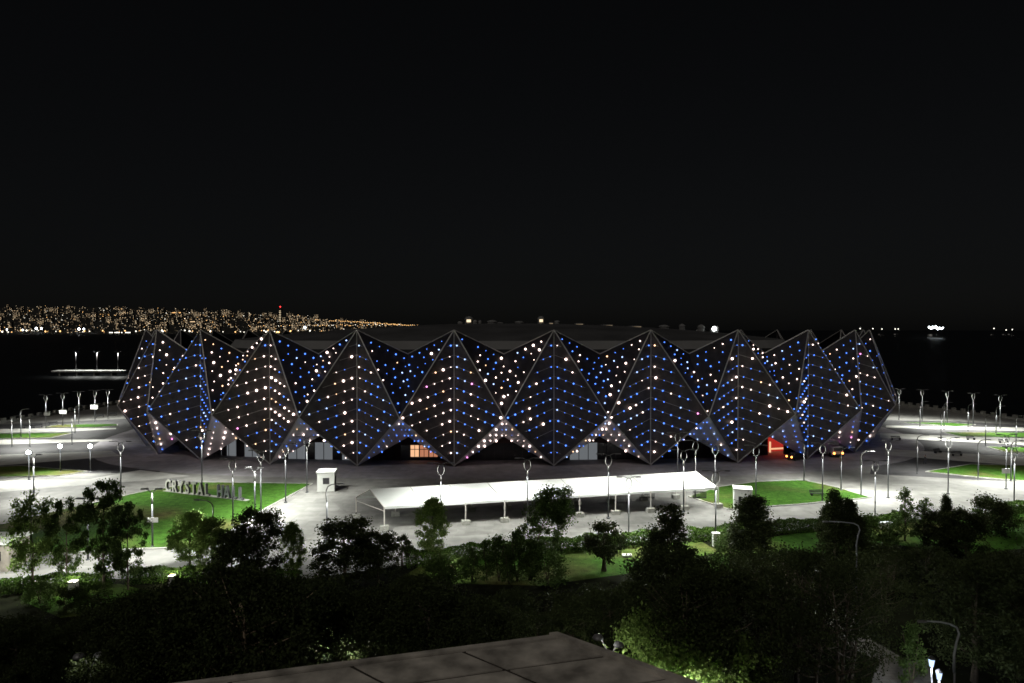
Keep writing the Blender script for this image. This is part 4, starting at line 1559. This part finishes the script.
for e1, e2, L in ((ea, eb, LA), (eb, ea, LB)):
    b = MB()
    if e1 is eb:
        a0, a1 = tc_, tc_ + e1 * L
        b.prism([((p).x, (p).y) for p in (a0, a1, a1 + e2 * .4, a0 + e2 * .4)], ZT - .05, ZT + .16, M['slab'])
    else:
        a0, a1 = tc_ + e1 * .42, tc_ + e1 * L
        b.prism([((p).x, (p).y) for p in (a0, a1, a1 + e2 * .38, a0 + e2 * .38)], ZT - .05, ZT + .06, M['slab'])
    b.build('coping', bld, BO)

# ------------------------------------------------------------------ park lamps near the viewer
def globe_lamp(p, h, lab, rz, e):
    r = thing('garden_lamp', p, lab, 'garden lamp', 'garden lamps by the slab roof', rz)
    b = MB()
    b.lathe((0, 0, 0), [(.18, 0), (.16, .3), (.07, .4)], M['postw'], 10)
    b.tube([(0, 0, .35), (0, 0, h * .72)], [.065, .055], M['postw'], 8)
    part(b, 'post', r)
    for s, dz, dx in ((-1, 0, .75), (1, -.55, .65)):
        b = MB()
        b.tube([(0, 0, h * .7), (s * dx * .25, 0, h * .86 + dz * .6), (s * dx * .65, 0, h * .97 + dz), (s * dx, 0, h + dz)], [.05, .045, .04, .035], M['postw'], 8)
        a = part(b, 'arm', r)
        b = MB()
        b.lathe((s * dx, 0, h + dz - .12), [(.36, 0), (.34, .1), (.26, .2), (.12, .27), (.03, .29)], M['head'], 14)
        hd = part(b, 'lamp_head', a)
        b = MB()
        b.lathe((s * dx, 0, h + dz - .16), [(.2, 0), (.28, .035)], M['lens'], 12)
        part(b, 'lens', hd)
        d = bpy.data.lights.new('lamp_light', 'POINT')
        d.energy, d.color, d.shadow_soft_size = e, (1.0, .98, .9), .15
        o = bpy.data.objects.new('lamp_light', d)
        col.objects.link(o)
        o.parent = r
        o.location = (s * dx, 0, h + dz - .3)


globe_lamp(depth_at(340, 660, 46).xy.to_3d(), 5.0, 'twin domed garden lamp above the lit bush left of the slab roof', .2, 420)
globe_lamp(depth_at(609, 660, 44.5).xy.to_3d(), 5.9, 'twin domed garden lamp over the right edge of the slab roof', .1, 110)
globe_lamp(ground_at(812, 608), 4.0, 'added twin domed garden lamp hidden behind the loose crowned trees at lower right', .4, 420)  # unseen lamp added for the glints of light through the trees
globe_lamp(depth_at(690, 690, 42).xy.to_3d(), 4.6, 'added twin domed garden lamp, out of view, lighting the pale bushes right of the slab roof', .4, 850)  # unseen lamp added below the view to brighten the pale bushes
globe_lamp(depth_at(90, 670, 44).xy.to_3d(), 5.2, 'pale twin domed garden lamp among the dark trees at the bottom left', 1.2, 22)


def lantern(px, py, lab):
    p = depth_at(px, py, 45.5)
    r = thing('lantern_post', (p.x, p.y, 0), lab, 'lantern', 'lit lantern posts by the garden path')
    z = p.z
    b = MB(); b.tube([(0, 0, 0), (0, 0, z - .3)], [.06, .05], M['post'], 8); part(b, 'post', r)
    b = MB(); b.lathe((0, 0, z - .3), [(.12, 0), (.2, .5), (.2, .52)], M['lantern'], 8); part(b, 'lantern_glass', r, False)
    b = MB(); b.lathe((0, 0, z + .22), [(.25, 0), (.12, .16), (.03, .22)], M['dark'], 8); part(b, 'cap', r, False)
    d = bpy.data.lights.new('lamp_light', 'POINT')
    d.energy, d.color, d.shadow_soft_size = 330, (.85, .92, 1.0), .2
    o = bpy.data.objects.new('lamp_light', d)
    col.objects.link(o)
    o.parent = r
    o.location = (0, -.1, z - .45)


lantern(931.5, 662, 'lit bluish lantern post, the left and farther of two by the path')
lantern(939, 675, 'lit bluish lantern post, the right and nearer of two by the path')
for px, yt, D, lab, rz in ((955, 622, 40, 'thin arched lamp rising from the dark trees at the lower right', PI), (857, 522, 60, 'thin arched lamp in front of the cypress clump', PI)):
    p = depth_at(px, yt, D)
    r = thing('street_lamp', (p.x, p.y, 0), lab, 'street lamp', CURVEG, rz)
    z = p.z
    b = MB(); b.tube([(0, 0, 0), (0, 0, z - 3)], [.1, .06], M['post'], 8); part(b, 'post', r)
    k = D / 46.0
    b = MB(); b.tube([(.0, 0, z - 3), (.04, 0, z - 2), (-.1, 0, z - 1.2), (-.25, 0, z - .7), (-.1, 0, z - .32), (.3, 0, z - .12), (1.0 * k, 0, z), (1.9 * k, 0, z + .05)], [.07, .065, .06, .06, .055, .05, .045, .045], M['lettergrey'], 8)
    a = part(b, 'arm', r)
    part(head_mb((1.9 * k + .3, 0, z + .04), 0, M['glass'], .7), 'lamp_head', a, False)

# ------------------------------------------------------------------ city across the bay
SKY = [(-400, 306), (0, 305), (100, 304), (180, 308), (250, 311), (300, 314), (350, 319), (400, 324), (440, 327), (480, 329), (560, 330.5)]


def sky_y(px):
    for (x0, y0), (x1, y1) in zip(SKY[:-1], SKY[1:]):
        if x0 <= px <= x1:
            return y0 + (y1 - y0) * (px - x0) / (x1 - x0)
    return 331.0


D0, D1 = 4500.0, 7200.0


def hill_z(px, D):
    Ht = max(0, (HOR + 2.5 - sky_y(px) - 2) / F_ * D1) * .9
    f = max(0, min(1.15, (D - D0) / (D1 - D0)))
    return -2.5 + Ht * (f ** 1.15)


hm = MB()
cols_ = list(range(-400, 581, 20))
Ds = [D0, 4800, 5200, 5700, 6200, 6700, 7200, 7800]
vs = [((px - 512) / F_ * D, D, hill_z(px, D)) for D in Ds for px in cols_]
n = len(cols_)
hm.mesh(vs, [(i * n + j, i * n + j + 1, (i + 1) * n + j + 1, (i + 1) * n + j) for i in range(len(Ds) - 1) for j in range(n - 1)], M['hill'])
structure('hills', hm)
rc = random.Random(21)
protos = []
for v in range(10):
    w, dpt, h = rc.uniform(24, 60), 16, rc.uniform(22, 58)
    b = MB()
    b.box((0, 0, h / 2 - 6), (w, dpt, h + 12), M['city'])
    b.box((rc.uniform(-.2, .2) * w, 0, h + 1.5), (w * .3, 8, 3), M['city'])
    nx, nz = max(3, int(w / 7)), max(3, int(h / 6))
    lit = rc.uniform(.2, .6)
    for i in range(nx):
        for j in range(nz):
            if rc.random() < lit:
                x = -w / 2 + w * (i + .5) / nx
                z = h * (j + .5) / nz
                m = rc.choice((M['cw1'], M['cw2'], M['cw3'], M['cw3'], M['cw3']))
                sx, sz = rc.uniform(1.3, 2.3), rc.uniform(1.2, 1.9)
                b.face([(x - sx, -dpt / 2 - .3, z - sz), (x + sx, -dpt / 2 - .3, z - sz), (x + sx, -dpt / 2 - .3, z + sz), (x - sx, -dpt / 2 - .3, z + sz)], m)
    o = b.build('apartment_block')
    protos.append(o)
nblk = 0
for i in range(250):
    px = rc.uniform(-40, 440)
    if rc.random() < max(0, (px - 200) / 420):
        px = rc.uniform(-40, 260)
    D = D0 + 120 + (D1 - D0) * rc.random() ** .9
    o = protos[i] if i < 10 else protos[rc.randrange(10)].copy()
    if i >= 10:
        col.objects.link(o)
    o.location = ((px - 512) / F_ * D, D, hill_z(px, D))
    sc = rc.uniform(.7, 1.15) * (.75 if px > 330 else 1)
    o.scale = (sc, 1, sc)
    o.rotation_euler = (0, 0, rc.uniform(-.35, .25))
    tag(o, 'distant apartment block with scattered lit windows on the hillside across the bay', 'building', 'hillside city blocks across the bay')
# tower with the red beacon and the orange lit complex
p = depth_at(280.5, 322, 6200)
r = thing('tower', (p.x, p.y, hill_z(280, 6200)), 'distant slim tower with a red light on top among the city lights', 'tower')
zt = depth_at(280.5, 309, 6200).z - r.location.z
b = MB(); b.box((0, 0, zt / 2), (26, 20, zt), M['city'])
for j in range(7):
    b.face([(-8, -10.3, 10 + j * zt / 8), (6, -10.3, 10 + j * zt / 8), (6, -10.3, 14 + j * zt / 8), (-8, -10.3, 14 + j * zt / 8)], M['cw2'])
part(b, 'shaft', r, False)
b = MB(); b.tube([(0, 0, zt), (0, 0, zt + 34)], [4, 2], M['city'], 6); part(b, 'mast', r)
b = MB(); b.octa((0, -4, zt + 20), 7, M['cred']); part(b, 'beacon', r, False)
for px, py, w, lab, m in ((175, 313, 130, 'distant long building outlined in orange light on the skyline', 'cor'), (190, 322, 90, 'distant low building lit bright yellow above the shore', 'cw1'), (121, 333, 150, 'distant long shoreline building lit in pale yellow', 'cwh')):
    D = 6600 if py < 320 else (5600 if py < 330 else 4560)
    p = depth_at(px, py, D)
    r = thing('lit_building', (p.x, p.y, hill_z(px, D)), lab, 'building')
    hh = max(14, p.z - r.location.z + 8)
    b = MB(); b.box((0, 0, hh / 2 - 3), (w, 18, hh + 6), M['city']); part(b, 'wall', r, False)
    b = MB()
    for i in range(int(w / 9)):
        if rc.random() < .85:
            x = -w / 2 + 9 * (i + .5)
            b.face([(x - 3, -9.4, hh - 8), (x + 3, -9.4, hh - 8), (x + 3, -9.4, hh - 3), (x - 3, -9.4, hh - 3)], M[m])
    part(b, 'window_band', r, False)
# street lights of the city: nobody could count them
b = MB()
for i in range(1150):
    px = rc.uniform(-40, 470)
    if rc.random() < max(0, (px - 260) / 330):
        px = rc.uniform(-40, 300)
    D = D0 + 60 + (D1 - D0) * rc.random()
    z = hill_z(px, D)
    s = rc.choice((1.2, 1.5, 1.9, 2.6)) * D / 5000
    b.octa(((px - 512) / F_ * D, D, z + rc.uniform(8, 40)), s, M[rc.choice(('cor', 'cwh', 'cw1', 'cw1', 'cw2', 'cw2', 'cw3', 'cw3', 'cw3'))])
for i in range(62):      # lamps along the climbing road
    px = 316 + i * 1.75 + rc.uniform(-.4, .4)
    y = 319.5 + (px - 316) * .062
    p = depth_at(px, y + rc.uniform(-.5, .5), 6500)
    b.octa(p, 3.6, M['cor'])
for i in range(70):      # lower road
    px = 250 + i * 2.2 + rc.uniform(-.6, .6)
    p = depth_at(px, 326.5 - (px - 250) * .012 + rc.uniform(-.7, .7), 5200)
    b.octa(p, 2.8, M[rc.choice(('cor', 'cor', 'cwh', 'cw1'))])
for i in range(110):     # waterfront lamps
    px = rc.uniform(-30, 470)
    p = depth_at(px, 331.5 + rc.uniform(-1.2, .8), 4700)
    b.octa(p, rc.choice((2.2, 3.4, 5.2, 6.5)), M[rc.choice(('cwh', 'cor', 'cwh'))])
tag(b.build('city_lights'), 'mass of tiny warm street lights spread over the hillside city', 'city lights', kind='stuff')
for px, py, s, lab in ((7, 329.5, 5, 'white port floodlight at the left photo edge on the far shore'), (23, 330, 6, 'white port floodlight on the far shore, second from the left'), (36.5, 328.5, 9, 'bright bluish port floodlight on the far shore, left of a close pair'),
                       (41.5, 328.5, 7, 'bright bluish port floodlight on the far shore, right of a close pair'), (79, 329, 9, 'bright bluish port floodlight on the far shore above the pier'), (84, 329, 7, 'smaller bluish port floodlight right beside the one above the pier'),
                       (305, 327.5, 9, 'brightest white floodlight on the far shore behind the third crystal'), (370, 329, 6, 'white floodlight on the far shore where the city thins out'), (382, 329, 6, 'white floodlight right of the city end on the far shore'), (353, 329.5, 5, 'white floodlight on the far shore left of the city end')):
    D = 4650
    p = depth_at(px, py, D)
    zb = hill_z(px, D)
    r = thing('port_floodlight', (p.x, p.y, zb), lab, 'floodlight', 'port floodlights on the far shore')
    b = MB(); b.tube([(0, 0, 0), (0, 0, p.z - zb)], [1.2, .7], M['city'], 6); part(b, 'mast', r)
    b = MB(); b.octa((0, -1.5, p.z - zb), s, M['cbr']); part(b, 'lamp', r, False)

# ------------------------------------------------------------------ ships on the horizon
def ship(px, py, L, D, lab, big=False, lights=1):
    p = depth_at(px, py, D)
    r = thing('ship', (p.x, p.y, -3), lab, 'ship', 'ships on the dark sea')
    h = L * .09
    b = MB()
    xs = [(-.5, .3), (-.46, .8), (.3, .8), (.5, 0.02)]
    top = [(L * x, -L * .09 * w) for x, w in xs] + [(L * x, L * .09 * w) for x, w in reversed(xs)]
    nn = len(top)
    vs = [(x * .94, y * .7, -.5) for x, y in top] + [(x, y, h) for x, y in top]
    b.mesh(vs, [tuple(range(nn, 2 * nn)), tuple(reversed(range(nn)))] + [(i, (i + 1) % nn, (i + 1) % nn + nn, i + nn) for i in range(nn)], M['dark'])
    part(b, 'hull', r, False)
    b = MB(); b.box((-L * .3, 0, h + L * .06), (L * .2, L * .12, L * .12), M['white']); part(b, 'bridge', r, False)
    b = MB(); b.tube([(L * .1, 0, h), (L * .1, 0, h + L * .16)], L * .008, M['white'], 6); part(b, 'mast', r)
    z0 = p.z + 3
    for i in range(lights):
        b = MB()
        if big:
            b.octa((-L * .42 + L * .84 * i / max(1, lights - 1), -L * .1, z0 + rc.uniform(-.05, .1) * L), D / F_ * rc.uniform(.6, 1.5), M['cbr'])
        else:
            b.octa((L * .1 if i == 0 else -L * .3, -L * .1, max(h + 1, z0)), D / F_ * .62, M['cwh'])
        part(b, 'deck_light', r, False)


ship(935, 328.6, 62, 2600, 'brightly floodlit ship on the horizon right of the arena', True, 9)
for px, py, L, lab, n_ in ((859, 328.6, 40, 'far ship light on the horizon just above the rightmost crystals', 1), (872, 328.6, 30, 'far ship light between two others behind the right crystals', 1), (881, 329, 36, 'far ship light just right of the last crystal tip', 1),
                           (897, 329, 40, 'far ship showing two lights left of the floodlit ship', 2), (993, 328.4, 30, 'faint ship light right of the floodlit ship', 1), (1005, 330, 34, 'low ship light close to the right photo edge', 1), (1011, 329.6, 40, 'rightmost ship light near the photo edge', 1)):
    ship(px, py, L, 3600, lab, False, n_)

# ------------------------------------------------------------------ light: night sky and moon
world = bpy.data.worlds.new('World')
scene.world = world
world.use_nodes = True
N, L = world.node_tree.nodes, world.node_tree.links
bg = N['Background']
sk = N.new('ShaderNodeTexSky')
sk.sky_type = 'NISHITA'
sk.sun_disc = False
sk.sun_elevation = R(48)
sk.sun_rotation = R(200)
hs = N.new('ShaderNodeHueSaturation')
hs.inputs['Saturation'].default_value = 0.3
L.new(sk.outputs[0], hs.inputs['Color'])
L.new(hs.outputs[0], bg.inputs['Color'])
bg.inputs['Strength'].default_value = 0.00075
sd = bpy.data.lights.new('moon', 'SUN')
sd.energy = 0.42
sd.angle = R(0.6)
sd.color = (1.0, .93, .84)
so = bpy.data.objects.new('moon', sd)
col.objects.link(so)
az, el = R(200), R(48)
dirv = Vector((math.sin(az) * math.cos(el), math.cos(az) * math.cos(el), math.sin(el)))
so.rotation_euler = dirv.to_track_quat('Z', 'Y').to_euler()
so.location = (0, -50, 80)

vs_ = scene.view_settings
vs_.view_transform = 'Standard'
vs_.look = 'None'
vs_.exposure = 0.0
vs_.gamma = 1.0
scene.render.engine = 'CYCLES'
scene.cycles.pixel_filter_type = 'BLACKMAN_HARRIS'
scene.cycles.filter_width = 1.65
cy = scene.cycles
cy.use_denoising = True
cy.use_light_tree = True
cy.max_bounces = 5
cy.diffuse_bounces = 2
cy.glossy_bounces = 2
cy.transmission_bounces = 2
cy.sample_clamp_indirect = 4.0
